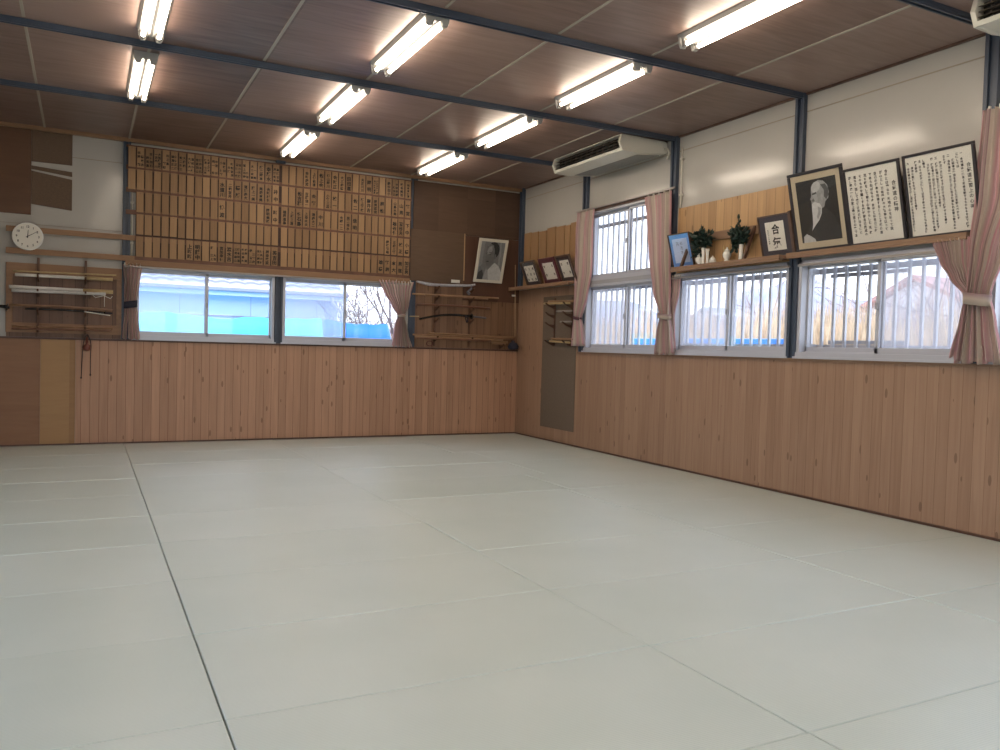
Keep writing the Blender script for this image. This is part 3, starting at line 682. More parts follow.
MB().tube([PB(-.13+.026*math.cos(a*.6), .10+.026*math.sin(a*.6), 1.287+.115) for a in range(11)], .004, 6).build('drawstring', CORD, db)
cl = MB(); cl.tube([PB(-1.47+.05*math.cos(a*.35), .03+.004*math.sin(a), 1.345+.035*math.sin(a*.35)) for a in range(38)], .005, 6)
cl.build('coiled_cord', mat('red cord', (.13, .03, .03), .7), label='small coil of dark red cord hanging under the right rack', cat='cord')
staff('corner_pole', PB, (-.075, .045, 1.49), (-.098, .04, 2.58), .008, mat('pale pole', (.38, .24, .13), .5), 'thin pale pole standing upright against the corner', 'pole')
MB().box(-.14, -.085, .026, .05, 2.10, 2.125, PB).build('pole_hook', WHITE_PL, None, label='tiny pale hook beside the thin corner pole', cat='hook')
# small rack on the right wall
SR = 'sticks on the small rack by the corner'
rack(PR, (-1.14, -1.60), 1.36, 2.03, (1.93, 1.80, 1.66, 1.41), 'small dark weapon rack on the olive board, right wall', vb=.024, m=DK_WOOD)
staff('wooden_sword', PR, (-1.06, .09, 1.985), (-1.73, .09, 1.965), .016, OAK, 'pale wooden sword on the top pegs of the small rack', 'wooden sword', SR)
staff('wooden_staff', PR, (-1.02, .14, 1.955), (-1.70, .14, 1.935), .014, BAMB, 'yellowish staff in front on the top pegs of the small rack', 'staff', SR)
staff('wooden_knife', PR, (-1.30, .10, 1.838), (-1.70, .10, 1.832), .011, mat('grey stick', (.3, .27, .25), .5), 'thin greyish stick on the second pegs of the small rack', 'stick', SR)
staff('wooden_knife', PR, (-1.41, .10, 1.69), (-1.70, .10, 1.688), .011, mat('grey stick', (.3, .27, .25), .5), 'shortest greyish stick on the third pegs of the small rack', 'stick', SR)
staff('wooden_sword', PR, (-1.15, .08, 1.455), (-1.74, .08, 1.45), .017, OAK, 'pale wooden sword on the lowest pegs of the small rack', 'wooden sword', SR)
staff('wooden_staff', PR, (-1.05, .13, 1.425), (-1.72, .13, 1.405), .014, BAMB, 'yellowish staff in front on the lowest pegs of the small rack', 'staff', SR, grip=(2, FRAME_DK, 'tip', -1))

# ---------------------------------------------------------------- spare boards standing on the corner shelf
sb_ = [(-.17, -.37), (-.40, -.60), (-.63, -.83), (-.86, -1.09), (-1.10, -1.335), (-1.35, -1.475), (-1.49, -1.72)]
for i, (a, c) in enumerate(sb_):
    MB().box(c+.004, a, .006+.004*(i % 2), .028+.004*(i % 2), 2.232, 3.045-.012*(i % 3), PR).build('plain_board', TAG, bevel=.003, label='tall blank wooden board, %s from the corner behind the small frames' % ORD[i], cat='board', group='blank boards on the corner shelf')

# ---------------------------------------------------------------- shelves on the right wall
def shelf(u0, u1, zt, label, rail=None, braces=(), th=.045, depth=.20):
    t = thing('wall_shelf', PR((u0+u1)/2, 0, zt-th), label, 'shelf')
    MB().box(u0, u1, .0, depth, zt-.028, zt, PR).build('shelf_board', BR_WOOD_Y, t, bevel=.003)
    MB().box(u0, u1, depth-.025, depth, zt-th-.008, zt-.029, PR).build('front_lip', BR_WOOD_Y, t, bevel=.003)
    if rail: MB().box(rail[0], rail[1], .03, .048, rail[2], rail[3], PR).build('back_rail', BR_WOOD_Y, t, bevel=.003)
    for y in braces:
        b = MB(); b.prism([(depth-.035, zt), (depth-.005, zt), (.06, rail[3]-.01), (.048, rail[3]-.01), (.048, rail[3]-.045)], y-.013, y+.013, lambda p, q, s: PR(s, p, q)); b.build('brace', DK_WOOD, t)
    return t
shelf(-1.73, -.02, 2.232, 'brown corner shelf carrying three small frames', rail=(-1.73, -.15, 2.50, 2.56))
shelf(-5.44, -3.86, 2.245, 'brown shelf with leafy vases above the second window', rail=(-5.40, -3.98, 2.50, 2.59), braces=(-4.03, -4.97))
shelf(-7.19, -5.445, 2.262, 'long brown shelf carrying the large portrait and texts', th=.045, depth=.115)

# ---------------------------------------------------------------- framed things
def framed(P, uc, zb, w, h, lean, v0, label, fw_=.03, fm=None, mat_col=None, mw=(0, 0), paper=None, cat='framed picture', group=None, glass=True, name='framed_picture', paper_mw=None):
    """P decides the wall; local frame: x right, y into the wall, z up; top leans into the room"""
    rz = 0 if P is PB else -PI/2
    t = thing(name, P(uc, v0, zb), label, cat, group, rot=(math.asin(lean/h), 0, rz))
    d = .022; b = MB(); w2 = w/2
    b.box(-w2, w2, -d, 0, 0, fw_).box(-w2, w2, -d, 0, h-fw_, h).box(-w2, -w2+fw_, -d, 0, fw_, h-fw_).box(w2-fw_, w2, -d, 0, fw_, h-fw_)
    b.build('frame', fm or FRAME_DK, t, local=True, bevel=.003)
    MB().box(-w2+.004, w2-.004, -.004, .002, .004, h-.004).build('backing', FRAME_BR, t, local=True)
    iw, ih = w2-fw_, h-fw_
    if mat_col is not None:
        MB().box(-iw, iw, -.010, -.004, fw_, ih).build('mount', mat_col, t, local=True)
        mx, mz = mw
    else: mx = mz = 0
    pm = paper or PAPER
    MB().box(-iw+mx, iw-mx, -.0115, -.0100, fw_+mz, ih-mz).build('paper', pm, t, local=True)
    if glass: MB().box(-iw, iw, -.0165, -.0160, fw_, ih).build('glass', PICGLASS, t, local=True)
    return t, (-iw+mx, iw-mx, fw_+mz, ih-mz)
def poly2(t, name, pts, m, R, y, flip=False):
    x0, x1, z0, z1 = R
    b = MB(); b.prism([(x0+(x1-x0)*p, z1-(z1-z0)*q) for p, q in pts], y, y+.00012, lambda p, q, s: (p, s, q)); return b.build(name, m, t, local=True)
def blob(cx, cy, rx, ry, n=28, a0=0, a1=2*PI, rot=0):
    out = []
    for i in range(n):
        a = a0+(a1-a0)*i/(n if a1-a0 >= 2*PI-.01 else n-1); x = rx*math.cos(a); y = ry*math.sin(a)
        out.append((cx+x*math.cos(rot)-y*math.sin(rot), cy+x*math.sin(rot)+y*math.cos(rot)))
    return out
def grey(v, w=0.): return mat('photo grey %.3f' % v, (v*(1+w), v, v*(1-w)), .6, noise=.10, scale=30)

# bearded elder portrait
t, R = framed(PR, -5.825, 2.264, .60, .715, .165, .045, 'large black framed portrait of a bald long bearded elder in profile', .028, mat_col=mat('beige mount', (.52, .44, .32), .8), mw=(.052, .055), paper=grey(.022), cat='portrait')
Y = -.0118
poly2(t, 'robe', [(.0, 1.), (.10, .86), (.26, .74), (.34, .60), (.62, .44), (.86, .60), (.98, .84), (1., 1.)], grey(.035), R, Y)
poly2(t, 'head', [(.36, .40), (.355, .33), (.33, .315), (.375, .25), (.37, .20), (.39, .12), (.46, .055), (.58, .03), (.70, .05), (.79, .13), (.81, .24), (.78, .33), (.70, .38), (.66, .46), (.55, .50), (.42, .46)], grey(.30), R, Y-.0003)
poly2(t, 'forehead_light', blob(.50, .13, .12, .08, rot=-.35), grey(.46), R, Y-.0006)
poly2(t, 'cheek', [(.40, .25), (.50, .24), (.53, .33), (.49, .40), (.40, .38)], grey(.36), R, Y-.0006)
poly2(t, 'side_hair', [(.62, .10), (.74, .10), (.80, .18), (.80, .28), (.73, .35), (.68, .30), (.70, .20)], grey(.085), R, Y-.0007)
poly2(t, 'ear', blob(.625, .30, .03, .055), grey(.34), R, Y-.0009)
poly2(t, 'eye_shadow', [(.385, .225), (.50, .205), (.50, .235), (.40, .25)], grey(.06), R, Y-.0009)
poly2(t, 'nose_shadow', [(.36, .335), (.42, .30), (.44, .345), (.40, .36)], grey(.13), R, Y-.0009)
poly2(t, 'beard', [(.36, .385), (.44, .365), (.56, .40), (.60, .46), (.58, .56), (.50, .66), (.40, .73), (.29, .82), (.33, .72), (.345, .60), (.35, .48)], grey(.55), R, Y-.0010)
poly2(t, 'beard_shade', [(.50, .44), (.57, .47), (.55, .56), (.47, .65), (.45, .60), (.50, .52)], grey(.33), R, Y-.0012)
poly2(t, 'sleeve', [(.05, 1.), (.06, .90), (.14, .86), (.24, .90), (.34, .955), (.36, 1.)], grey(.50), R, Y-.0012)
# seated teacher portrait on the back wall
t, R = framed(PB, -.578, 2.285, .475, .655, .19, .055, 'white framed grey portrait of a man in a pale jacket, leaning forward', .042, fm=mat('white frame', (.66, .62, .53), .5), paper=grey(.20), cat='portrait')
poly2(t, 'curtain_light', [(.0, 0), (.16, 0), (.14, .6), (0, .7)], grey(.27), R, Y)
poly2(t, 'curtain_fold', [(.78, 0), (.86, 0), (.90, .6), (.82, .6)], grey(.28), R, Y)
poly2(t, 'jacket', [(.30, 1.), (.42, .74), (.66, .54), (.86, .62), (1., .78), (1., 1.)], grey(.52), R, Y-.0003)
poly2(t, 'hair', blob(.55, .22, .25, .22), grey(.025), R, Y-.0004)
poly2(t, 'head', [(.22, .30), (.26, .15), (.38, .06), (.52, .08), (.60, .22), (.62, .40), (.60, .56), (.46, .66), (.32, .62), (.27, .52), (.25, .42)], grey(.17), R, Y-.0006)
poly2(t, 'face_light', [(.27, .30), (.34, .14), (.46, .10), (.50, .22), (.46, .30), (.32, .34)], grey(.30), R, Y-.0008)
poly2(t, 'brow', [(.255, .30), (.33, .285), (.33, .30), (.26, .315)], grey(.05), R, Y-.0010)
poly2(t, 'brow', [(.38, .28), (.48, .275), (.48, .29), (.38, .295)], grey(.05), R, Y-.0010)
poly2(t, 'eye', [(.39, .325), (.45, .32), (.45, .34), (.39, .34)], grey(.05), R, Y-.0010)
poly2(t, 'mouth', [(.30, .51), (.42, .50), (.40, .53), (.31, .53)], grey(.05), R, Y-.0010)
poly2(t, 'ear', blob(.66, .38, .035, .07), grey(.16), R, Y-.0010)
poly2(t, 'hand', [(.25, 1.), (.30, .80), (.34, .70), (.42, .76), (.46, .90), (.50, 1.)], grey(.33), R, Y-.0010)
poly2(t, 'dark_sleeve', [(.0, 1.), (.04, .82), (.18, .74), (.26, .86), (.24, 1.)], grey(.06), R, Y-.0010)

def columns(t, R, text, size, x_right, pitch, z_top, z_bot, m=INK, bold=.012, name='lettering', jitter=.0):
    b = MB(); x = x_right; z = z_top-size/2; rg = random.Random(len(text))
    for ch in text:
        if ch == '\n' or z-size/2 < z_bot:
            x -= pitch; z = z_top-size/2
            if ch == '\n': continue
        if x < R[0]+size*.4: break
        if ch == '　': z -= size*.9; continue
        if ch in '、。': z -= size*.35; continue
        write(b, ch, x+rg.uniform(-jitter, jitter), z, size*rg.uniform(.88, 1.0), -.0125, bold); z -= size*1.06
    b.build(name, m, t, local=True)
T1 = '合氣とは愛なり。天地の心を以って我が心とし、万有愛護の大精神を以って自己の使命を完遂することこそ武の道であらねばならぬ。合氣とは自己に打克ち敵をして戦う心無からしむ、否、敵そのものを無くする絶対的自己完成の道なり、而して武技は天の理法を体に移し霊肉一体の至上境に至るの業であり道程である'
t, R = framed(PR, -6.395, 2.264, .535, .655, .15, .045, 'black framed handwritten text with a short title, left of the wider one', .022, cat='framed text', name='framed_calligraphy')
columns(t, R, '合氣道の精神', .040, R[1]-.045, .1, R[3]-.14, R[2]+.1, bold=.02, name='title')
columns(t, R, T1, .0285, R[1]-.105, .0495, R[3]-.045, R[2]+.05, bold=.03, jitter=.002)
T2 = '一　合氣道は一撃克く死命を制するものなるを以て練習に際しては\n　　指導者の教示を守り徒らに力を競ふべからず\n二　合氣道は一を以て万に当るの道なれば常に前方のみならず\n　　四方八方に対せる心掛けを以て練習するを要す\n三　練習は常に愉快に実施するを要す\n四　指導者の教導は僅かに其の一端を教ふるに過ぎず\n　　之が活用の妙は自己の不断の練習に依り始めて体得し得る\n五　日々の練習に際しては先ず体の変化より始め逐次強度を高め\n　　身体に無理を生ぜしめざるを要す\n六　合氣道は心身を鍛錬し至誠の人を作るを目的とし\n　　また技は悉く秘伝なるを以て徒に他に公開し\n　　或は市井無頼の徒の悪用を避くべし'
t, R = framed(PR, -6.985, 2.264, .585, .66, .15, .045, 'widest black framed handwritten text, beside the tall curtain', .022, cat='framed text', name='framed_calligraphy')
columns(t, R, '合氣道練習上の心得', .036, R[1]-.035, .1, R[3]-.12, R[2]+.03, bold=.02, name='title')
columns(t, R, T2, .0215, R[1]-.085, .0335, R[3]-.035, R[2]+.015, bold=.045, jitter=.0015)
# two character calligraphy
t, R = framed(PR, -5.30, 2.247, .395, .405, .10, .045, 'brown framed pair of bold brushed characters on a dark mount', .014, fm=FRAME_BR, mat_col=mat('navy mount', (.05, .05, .068), .7), mw=(.068, .052), cat='framed text', name='framed_calligraphy')
b = MB(); cx = (R[0]+R[1])/2+.01
write(b, '合', cx, R[3]-.072, .098, -.0125, .03); write(b, '氣', cx, R[2]+.072, .108, -.0125, .03); b.build('lettering', INK, t, local=True)
columns(t, R, '昭和五十年春書', .019, R[0]+.03, .03, R[3]-.07, R[2]+.02, name='signature')
MB().box(.20, .225, -.03, 0, 0, .415).build('side_batten', FRAME_BR, t, local=True, bevel=.002)
# framed calligraphy, blue reflection in its glass painted into mount and sheet
t, R = framed(PR, -3.935, 2.247, .355, .385, .105, .05, 'small frame by the curtain, sheet and mount coloured with its blue reflection', .011, fm=FRAME_BR, mat_col=mat('blue reflection mount', (.13, .30, .72), .4), mw=(.045, .048), paper=mat('reflection tinted paper', (.50, .60, .86), .5), cat='framed text', name='framed_calligraphy')
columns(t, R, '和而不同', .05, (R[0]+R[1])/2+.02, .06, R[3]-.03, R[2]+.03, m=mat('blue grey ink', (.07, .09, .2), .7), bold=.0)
# three small frames on the corner shelf
for uc, fwid, col, n_, lb in ((-.595, .42, FRAME_BR, 3, 'small dark framed note nearest the corner on the shelf'), (-1.14, .43, mat('maroon frame', (.12, .03, .04), .4), 2, 'small maroon framed note, middle one on the corner shelf'), (-1.575, .37, FRAME_BR, 2, 'small framed note nearest the curtain on the corner shelf')):
    t, R = framed(PR, uc, 2.234, fwid, .385, .15, .05, lb, .022, fm=col, mat_col=mat('black mount', (.04, .035, .045), .6) if n_ == 3 or uc < -1.3 else col, mw=(.05, .05), cat='framed text', name='framed_note', group='small frames on the corner shelf')
    b = MB(); rg = random.Random(int(-uc*100))
    for i in range(n_):
        x = R[1]-.035-i*(R[1]-R[0]-.07)/max(1, n_-1)
        for j in range(3 if n_ == 3 else 2):
            write(b, rg.choice('合氣道場和心武愛'), x, R[3]-.05-j*(R[3]-R[2]-.08)/(2 if n_ == 3 else 1.3), .04, -.0125, .02)
    b.build('lettering', INK, t, local=True)

# ---------------------------------------------------------------- vases, jars and leafy sprigs on the shelf
ZS = 2.246
def pot(name, u, v, prof, label, cat, lid=None, group='white shrine vessels on the shelf'):
    c = PR(u, v, ZS); t = MB().lathe(prof, c, 22).build(name, PORC, label=label, cat=cat, group=group)
    if lid: MB().lathe(lid, c, 18).build('lid', PORC, t)
    return t
pot('lidded_jar', -4.25, .12, [(.022, 0), (.026, .006), (.020, .014), (.040, .04), (.044, .065), (.030, .088), (.020, .094)], 'round white lidded jar at the left end of the vessels', 'jar', [(.026, .094), (.024, .104), (.010, .112), (.009, .124), (.002, .130)])
VP = [(.020, 0), (.022, .004), (.016, .02), (.015, .08), (.019, .14), (.024, .175), (.018, .176)]
pot('slender_vase', -4.32, .13, VP, 'taller slender white vase holding the left leafy sprigs', 'vase')
pot('slender_vase', -4.395, .14, [(r*.92, z*.9) for r, z in VP], 'slightly shorter slender white vase right of its twin', 'vase')
pot('pointed_pot', -4.465, .13, [(.030, 0), (.036, .008), (.037, .03), (.030, .042)], 'tiny white pot with pointed lid between the vases', 'pot', [(.034, .042), (.026, .054), (.010, .068), (.002, .082)])
pot('shrine_urn', -4.665, .12, [(.026, 0), (.028, .012), (.020, .022), (.038, .05), (.044, .075), (.036, .10), (.022, .112)], 'white round urn with small ears before the gold ornament', 'urn', [(.026, .112), (.022, .124), (.008, .132), (.008, .146), (.002, .150)])
pot('cylinder_vase', -4.865, .12, [(.026, 0), (.028, .004), (.022, .03), (.020, .09), (.022, .15), (.024, .157), (.016, .158)], 'white cylindrical vase holding the right leafy sprigs', 'vase')
GOLD = mat('dull gold', (.5, .36, .17), .45, .3)
go = thing('gold_ornament', PR(-4.585, .07, ZS), 'small dull gold figure ornament behind the white urn', 'ornament')
MB().lathe([(.025, 0), (.027, .006), (.010, .012), (.008, .05), (.018, .065), (.006, .09)], PR(-4.60, .07, ZS), 12).build('stand', GOLD, go)
MB().lathe([(.004, .085), (.020, .095), (.024, .12), (.014, .145), (.004, .16)], PR(-4.60, .07, ZS), 10).build('figure', GOLD, go)
for s in (-1, 1): MB().tube([PR(-4.60, .07, ZS+.07), PR(-4.60+s*.03, .07, ZS+.10), PR(-4.60+s*.042, .07, ZS+.15), PR(-4.60+s*.032, .07, ZS+.19)], [.005, .007, .009, .003], 6).build('arm', GOLD, go)
LEAF = mat('dark evergreen leaf', (.012, .030, .022), .35, noise=.4, scale=30)
def sprig(c, spread, hgt, n, label, seed, shoots=()):
    rg = random.Random(seed); t = thing('evergreen_sprig', c, label, 'leafy sprig', 'evergreen sprigs on the shelf')
    st = MB(); lf = MB(); C0 = Vector(c)
    tips = []
    for i in range(6):
        a = rg.uniform(-1, 1); b_ = rg.uniform(-.5, .5)
        tip = C0+Vector((b_*spread*.6-.02, a*spread, hgt*rg.uniform(.45, .95))); tips.append(tip)
    for s in shoots: tips.append(C0+Vector(s))
    for tip in tips:
        mid = C0*.5+tip*.5+Vector((0, 0, .02)); st.tube(smoothpath([C0, mid, tip], 4), [.003]*9, 5)
        for j in range(n):
            k = rg.uniform(.35, 1.) if j else 1.; p = C0.lerp(tip, k)+Vector([rg.gauss(0, .012) for _ in range(3)])
            d = (tip-C0).normalized()*.5+Vector([rg.uniform(-1, 1) for _ in range(3)])*.85; d.normalize()
            L = rg.uniform(.05, .085); w = L*.26; s_ = d.cross(Vector([rg.uniform(-1, 1) for _ in range(3)])).normalized(); nn = d.cross(s_)
            q = [p, p+d*L*.3+s_*w*.8, p+d*L*.62+s_*w*.8, p+d*L-nn*.008, p+d*L*.62-s_*w*.8, p+d*L*.3-s_*w*.8, p+d*L*.3+nn*.006, p+d*L*.62+nn*.006]
            lf.add(q, [(0, 1, 6), (1, 2, 7, 6), (2, 3, 7), (3, 4, 7), (4, 5, 6, 7), (5, 0, 6)])
    st.build('twig', mat('dark twig', (.05, .04, .03), .7), t)
    lf.build('leaves', LEAF, t)
sprig(PR(-4.32, .13, ZS+.15), .14, .21, 20, 'dark evergreen sprigs spreading over the left vases', 4, [(0, .14, .17), (0, -.10, .15), (0, .06, .23), (0, .14, .02), (0, .1, -.03), (0, .15, .08)])
sprig(PR(-4.865, .12, ZS+.14), .11, .19, 22, 'dark evergreen sprigs with a tall shoot, right of the urn', 9, [(0, .05, .27), (0, .11, .19), (0, -.07, .15), (0, .10, .05), (0, .11, .10), (0, .08, -.01)])

# ---------------------------------------------------------------- curtains
def curtain_mat():
    m, n, b = principled('striped pink curtain')
    uv = n.nodes.new('ShaderNodeUVMap'); uv.uv_map = 'UVMap'; s = n.nodes.new('ShaderNodeSeparateXYZ'); n.links.new(uv.outputs[0], s.inputs[0])
    f = M2(n, 'FRACT', M2(n, 'MULTIPLY', s.outputs[0], 5.0))
    r = n.nodes.new('ShaderNodeValToRGB'); cr = r.color_ramp; cr.interpolation = 'LINEAR'
    st = [(0, (.74, .46, .48)), (.10, (.74, .46, .48)), (.13, (.78, .70, .61)), (.26, (.78, .70, .61)), (.29, (.46, .28, .29)), (.34, (.70, .57, .53)), (.50, (.70, .46, .48)), (.62, (.70, .62, .53)), (.80, (.66, .56, .48)), (.84, (.42, .29, .29)), (.88, (.68, .54, .49)), (1., (.74, .46, .48))]
    cr.elements[0].color = (*st[0][1], 1); cr.elements[1].color = (*st[-1][1], 1)
    for p, c in st[1:-1]:
        e = cr.elements.new(p); e.color = (*c, 1)
    n.links.new(f, r.inputs[0]); n.links.new(r.outputs[0], b.inputs['Base Color']); b.inputs['Roughness'].default_value = .85
    # thin cloth lets some window light through
    tl = n.nodes.new('ShaderNodeBsdfTranslucent'); n.links.new(r.outputs[0], tl.inputs[0])
    mx = n.nodes.new('ShaderNodeMixShader'); mx.inputs[0].default_value = .4
    o = n.nodes['Material Output']; n.links.new(b.outputs[0], mx.inputs[1]); n.links.new(tl.outputs[0], mx.inputs[2]); n.links.new(mx.outputs[0], o.inputs[0])
    return m
CURT = curtain_mat()
def interp(rows, z):
    for i in range(len(rows)-1):
        a, b = rows[i], rows[i+1]
        if a[0] >= z >= b[0]:
            t = (a[0]-z)/(a[0]-b[0]); t = t*t*(3-2*t)*.5+t*.5
            return [a[j]+(b[j]-a[j])*t for j in range(1, len(a))]
    return list(rows[-1][1:] if z < rows[-1][0] else rows[0][1:])
def curtain(P, rows, folds, label, tie=None, tie_m=None, voff=.075, seed=1, tie_h=.05):
    """rows: (z, u0, u1, amplitude)"""
    rg = random.Random(seed); zt, zb = rows[0][0], rows[-1][0]; nu, nz = folds*14, 54
    ph = [rg.uniform(-.25, .25) for _ in range(folds*2+2)]; am = [rg.uniform(.55, 1.3) for _ in range(folds+2)]
    t = thing('curtain', P((rows[0][1]+rows[0][2])/2, voff, zb), label, 'curtain', 'pink striped curtains tied back')
    b = MB(); b.uv = []
    for j in range(nz+1):
        z = zt-(zt-zb)*j/nz; u0, u1, a = interp(rows, z)
        for i in range(nu+1):
            s = i/nu; k = s*folds; ki = int(min(k, folds-1)); 
            w = math.sin(2*PI*k+ph[ki % len(ph)]*math.sin(3*z)); amp = a*(am[ki]*(1-(k-ki))+am[ki+1]*(k-ki))
            v = voff+amp*w+.25*a*math.sin(7*s+z*2.3)
            v = max(v, .022 if P is PR else .03)
            uu = u0+(u1-u0)*s+.15*amp*math.cos(2*PI*k)*(1 if 0 < i < nu else 0)
            zz = z+(.012*math.sin(2*PI*k*.5+1) if j == nz else 0)
            b.v.append(P(uu, v, zz)); b.uv.append((s, z))
    for j in range(nz):
        for i in range(nu):
            q = j*(nu+1)+i; b.f.append((q, q+1, q+nu+2, q+nu+1))
    b.smooth = True
    cl = b.build('cloth', CURT, t); sd = cl.modifiers.new('thick', 'SOLIDIFY'); sd.thickness = .0025
    if tie:
        z, u0, u1, dd = tie; pts = []
        c = (u0+u1)/2; k = 24; tb = MB(); vs = []
        for i in range(k):
            a = 2*PI*i/k; x = c+(abs(u1-u0)/2+.006)*math.cos(a); v = voff+(dd)*math.sin(a)
            v = max(v, .015)
            for h in (-tie_h/2, tie_h/2):
                vs.append(P(x, v, z+h+(x-c)*.15))
        tb.add(vs, [(2*i, 2*((i+1) % k), 2*((i+1) % k)+1, 2*i+1) for i in range(k)]); tb.smooth = True
        to = tb.build('tieback', tie_m or CURT, t)
        if not (tie_m): 
            ul = to.data.uv_layers.new(name='UVMap')
            for lp in to.data.loops: ul.data[lp.index].uv = (.15+.02*(lp.vertex_index % 2), 0)
        s2 = to.modifiers.new('thick', 'SOLIDIFY'); s2.thickness = .003
    # hooks along the top
    for i in range(5):
        u = rows[0][1]+(rows[0][2]-rows[0][1])*(i+.5)/5; MB().box(u-.006, u+.006, voff-.02, voff+.0, zt-.012, zt+.022, P).build('hook', WHITE_PL, t)
    return t
def rail_(P, u0, u1, z, label):
    t = thing('curtain_rail', P((u0+u1)/2, .05, z), label, 'curtain rail')
    MB().box(u0, u1, voff_-.012, voff_+.008, z, z+.022, P).build('track', mat('rail metal', (.35, .32, .3), .4, .5), t, bevel=.002)
    for u in (u0+.1, (u0+u1)/2, u1-.1): MB().box(u-.012, u+.012, .0, voff_, z+.004, z+.018, P).build('bracket', mat('rail metal', (.35, .32, .3)), t)
voff_ = .075
rail_(PB, -5.52, -1.80, 2.168, 'slim curtain rail hidden under the name board')
rail_(PR, -3.74, -1.70, 3.145, 'slim curtain rail above the tall window')
rail_(PR, -5.46, -3.60, 2.135-.005, 'slim curtain rail under the shelf of vases'); rail_(PR, -7.42, -5.56, 2.135-.005, 'slim curtain rail under the shelf of framed texts')
TIE = mat('plum tieback', (.07, .02, .03), .7)
curtain(PB, [(2.20, -5.535, -5.315, .022), (2.0, -5.52, -5.345, .022), (1.75, -5.515, -5.375, .02), (1.69, -5.512, -5.378, .018), (1.62, -5.515, -5.36, .02), (1.29, -5.535, -5.335, .026)], 6,
        'narrow curtain with navy tieback at the left of the back windows', tie=(1.715, -5.515, -5.375, .035), tie_m=NAVY, tie_h=.085, seed=2)
curtain(PB, [(2.215, -2.28, -1.755, .018), (2.05, -2.20, -1.795, .02), (1.87, -2.08, -1.82, .022), (1.72, -1.985, -1.88, .026), (1.60, -2.03, -1.845, .03), (1.45, -2.045, -1.81, .03), (1.29, -2.065, -1.755, .034)], 11,
        'gathered curtain at the right end of the back windows', tie=(1.73, -1.99, -1.875, .045), seed=5, tie_h=.04)
curtain(PR, [(3.14, -2.15, -1.73, .02), (2.9, -2.12, -1.70, .022), (2.36, -2.12, -1.70, .024), (2.0, -2.02, -1.71, .026), (1.735, -1.885, -1.725, .028), (1.6, -1.93, -1.71, .03), (1.37, -1.985, -1.69, .034)], 8,
        'full height pink curtain with plum tieback next to the corner rack', tie=(1.735, -1.885, -1.725, .045), tie_m=TIE, seed=8, tie_h=.04)
curtain(PR, [(3.12, -3.73, -3.235, .02), (2.85, -3.735, -3.29, .022), (2.4, -3.74, -3.35, .024), (2.0, -3.76, -3.44, .026), (1.71, -3.755, -3.585, .03), (1.55, -3.80, -3.53, .032), (1.29, -3.85, -3.50, .036)], 8,
        'full height pink curtain between the tall window and the next', tie=(1.715, -3.765, -3.58, .065), seed=11, voff=.10, tie_h=.06)
curtain(PR, [(2.155, -3.86, -3.66, .012), (2.0, -3.85, -3.69, .013), (1.72, -3.77, -3.67, .014), (1.55, -3.79, -3.66, .014), (1.34, -3.82, -3.63, .015)], 6,
        'short gathered curtain tucked behind the tall one, under the vase shelf', seed=13, voff=.045)
curtain(PR, [(2.225, -7.21, -6.905, .018), (2.05, -7.21, -6.98, .02), (1.93, -7.23, -7.06, .02), (1.78, -7.30, -7.19, .02), (1.62, -7.30, -7.16, .022), (1.33, -7.37, -7.09, .024)], 9,
        'short gathered curtain flaring left of the big corner curtain', seed=17, voff=.10)
curtain(PR, [(3.13, -7.68, -7.285, .022), (2.5, -7.66, -7.25, .024), (2.1, -7.50, -7.215, .026), (1.78, -7.40, -7.215, .03), (1.6, -7.45, -7.185, .034), (1.29, -7.52, -7.145, .042)], 7,
        'large tall pink curtain at the right edge, tied at its middle', tie=(1.755, -7.40, -7.21, .075), seed=19, voff=.125, tie_h=.085)

# ---------------------------------------------------------------- outside
EARTH = mat('pale earth', (.42, .37, .30), .95, noise=.25, scale=.8)
struct('ground', MB().box(-60, 400, -200, 400, -.62, -.55), EARTH)
# neighbouring shed behind the back windows
sh = thing('neighbour_shed', (-7, 6, -.55), 'haze tinted pale blue sided shed with tiled roof outside the back windows', 'shed')
SID = boards('haze tinted blue siding', 0, 1.35, (.62, .70, .92), (.58, .66, .90), groove=.008, groove_col=.6, knots=False, vary=.3, grain=.1)  # blue of the haze painted into the pale siding
MB().box(-16, -1.15, 6.0, 9.5, -.55, 2.30).build('wall', SID, sh)
MB().box(-16.2, -1.0, 5.75, 6.0, 2.20, 2.30).build('soffit', mat('pale soffit', (.74, .80, .95), .7), sh)
MB().box(-16.2, -1.0, 5.66, 5.76, 2.28, 2.36).build('gutter', mat('grey violet gutter', (.42, .38, .46), .5), sh, bevel=.02)
b = MB(); nx, ny = 260, 12
for j in range(ny):
    for e in (0, 1):
        for i in range(nx+1):
            x = -16.2+15.1*i/nx; yy = 5.68+(j+e)*.30; z = 2.37+(j+e)*.095-(0 if e == 0 else .02)+.018*(1-e)+.030*abs(math.sin(x*PI/.28))
            b.v.append((x, yy, z))
for j in range(2*ny-1):
    for i in range(nx): q = j*(nx+1)+i; b.f.append((q, q+1, q+nx+2, q+nx+1))
b.build('roof', mat('silver roof tile', (.40, .39, .47), .45), sh)
MB().tube([(-1.35, 5.72, 2.28), (-1.33, 5.75, 2.16), (-1.08, 5.95, 1.98), (-1.07, 5.95, -.5)], .03, 8).build('downpipe', mat('pale pipe', (.70, .68, .74), .5), sh)
MB().tube([(-16, 5.97, 1.80), (-1.2, 5.97, 1.80)], .012, 6).build('cable', mat('grey pipe', (.35, .3, .4), .5), sh)
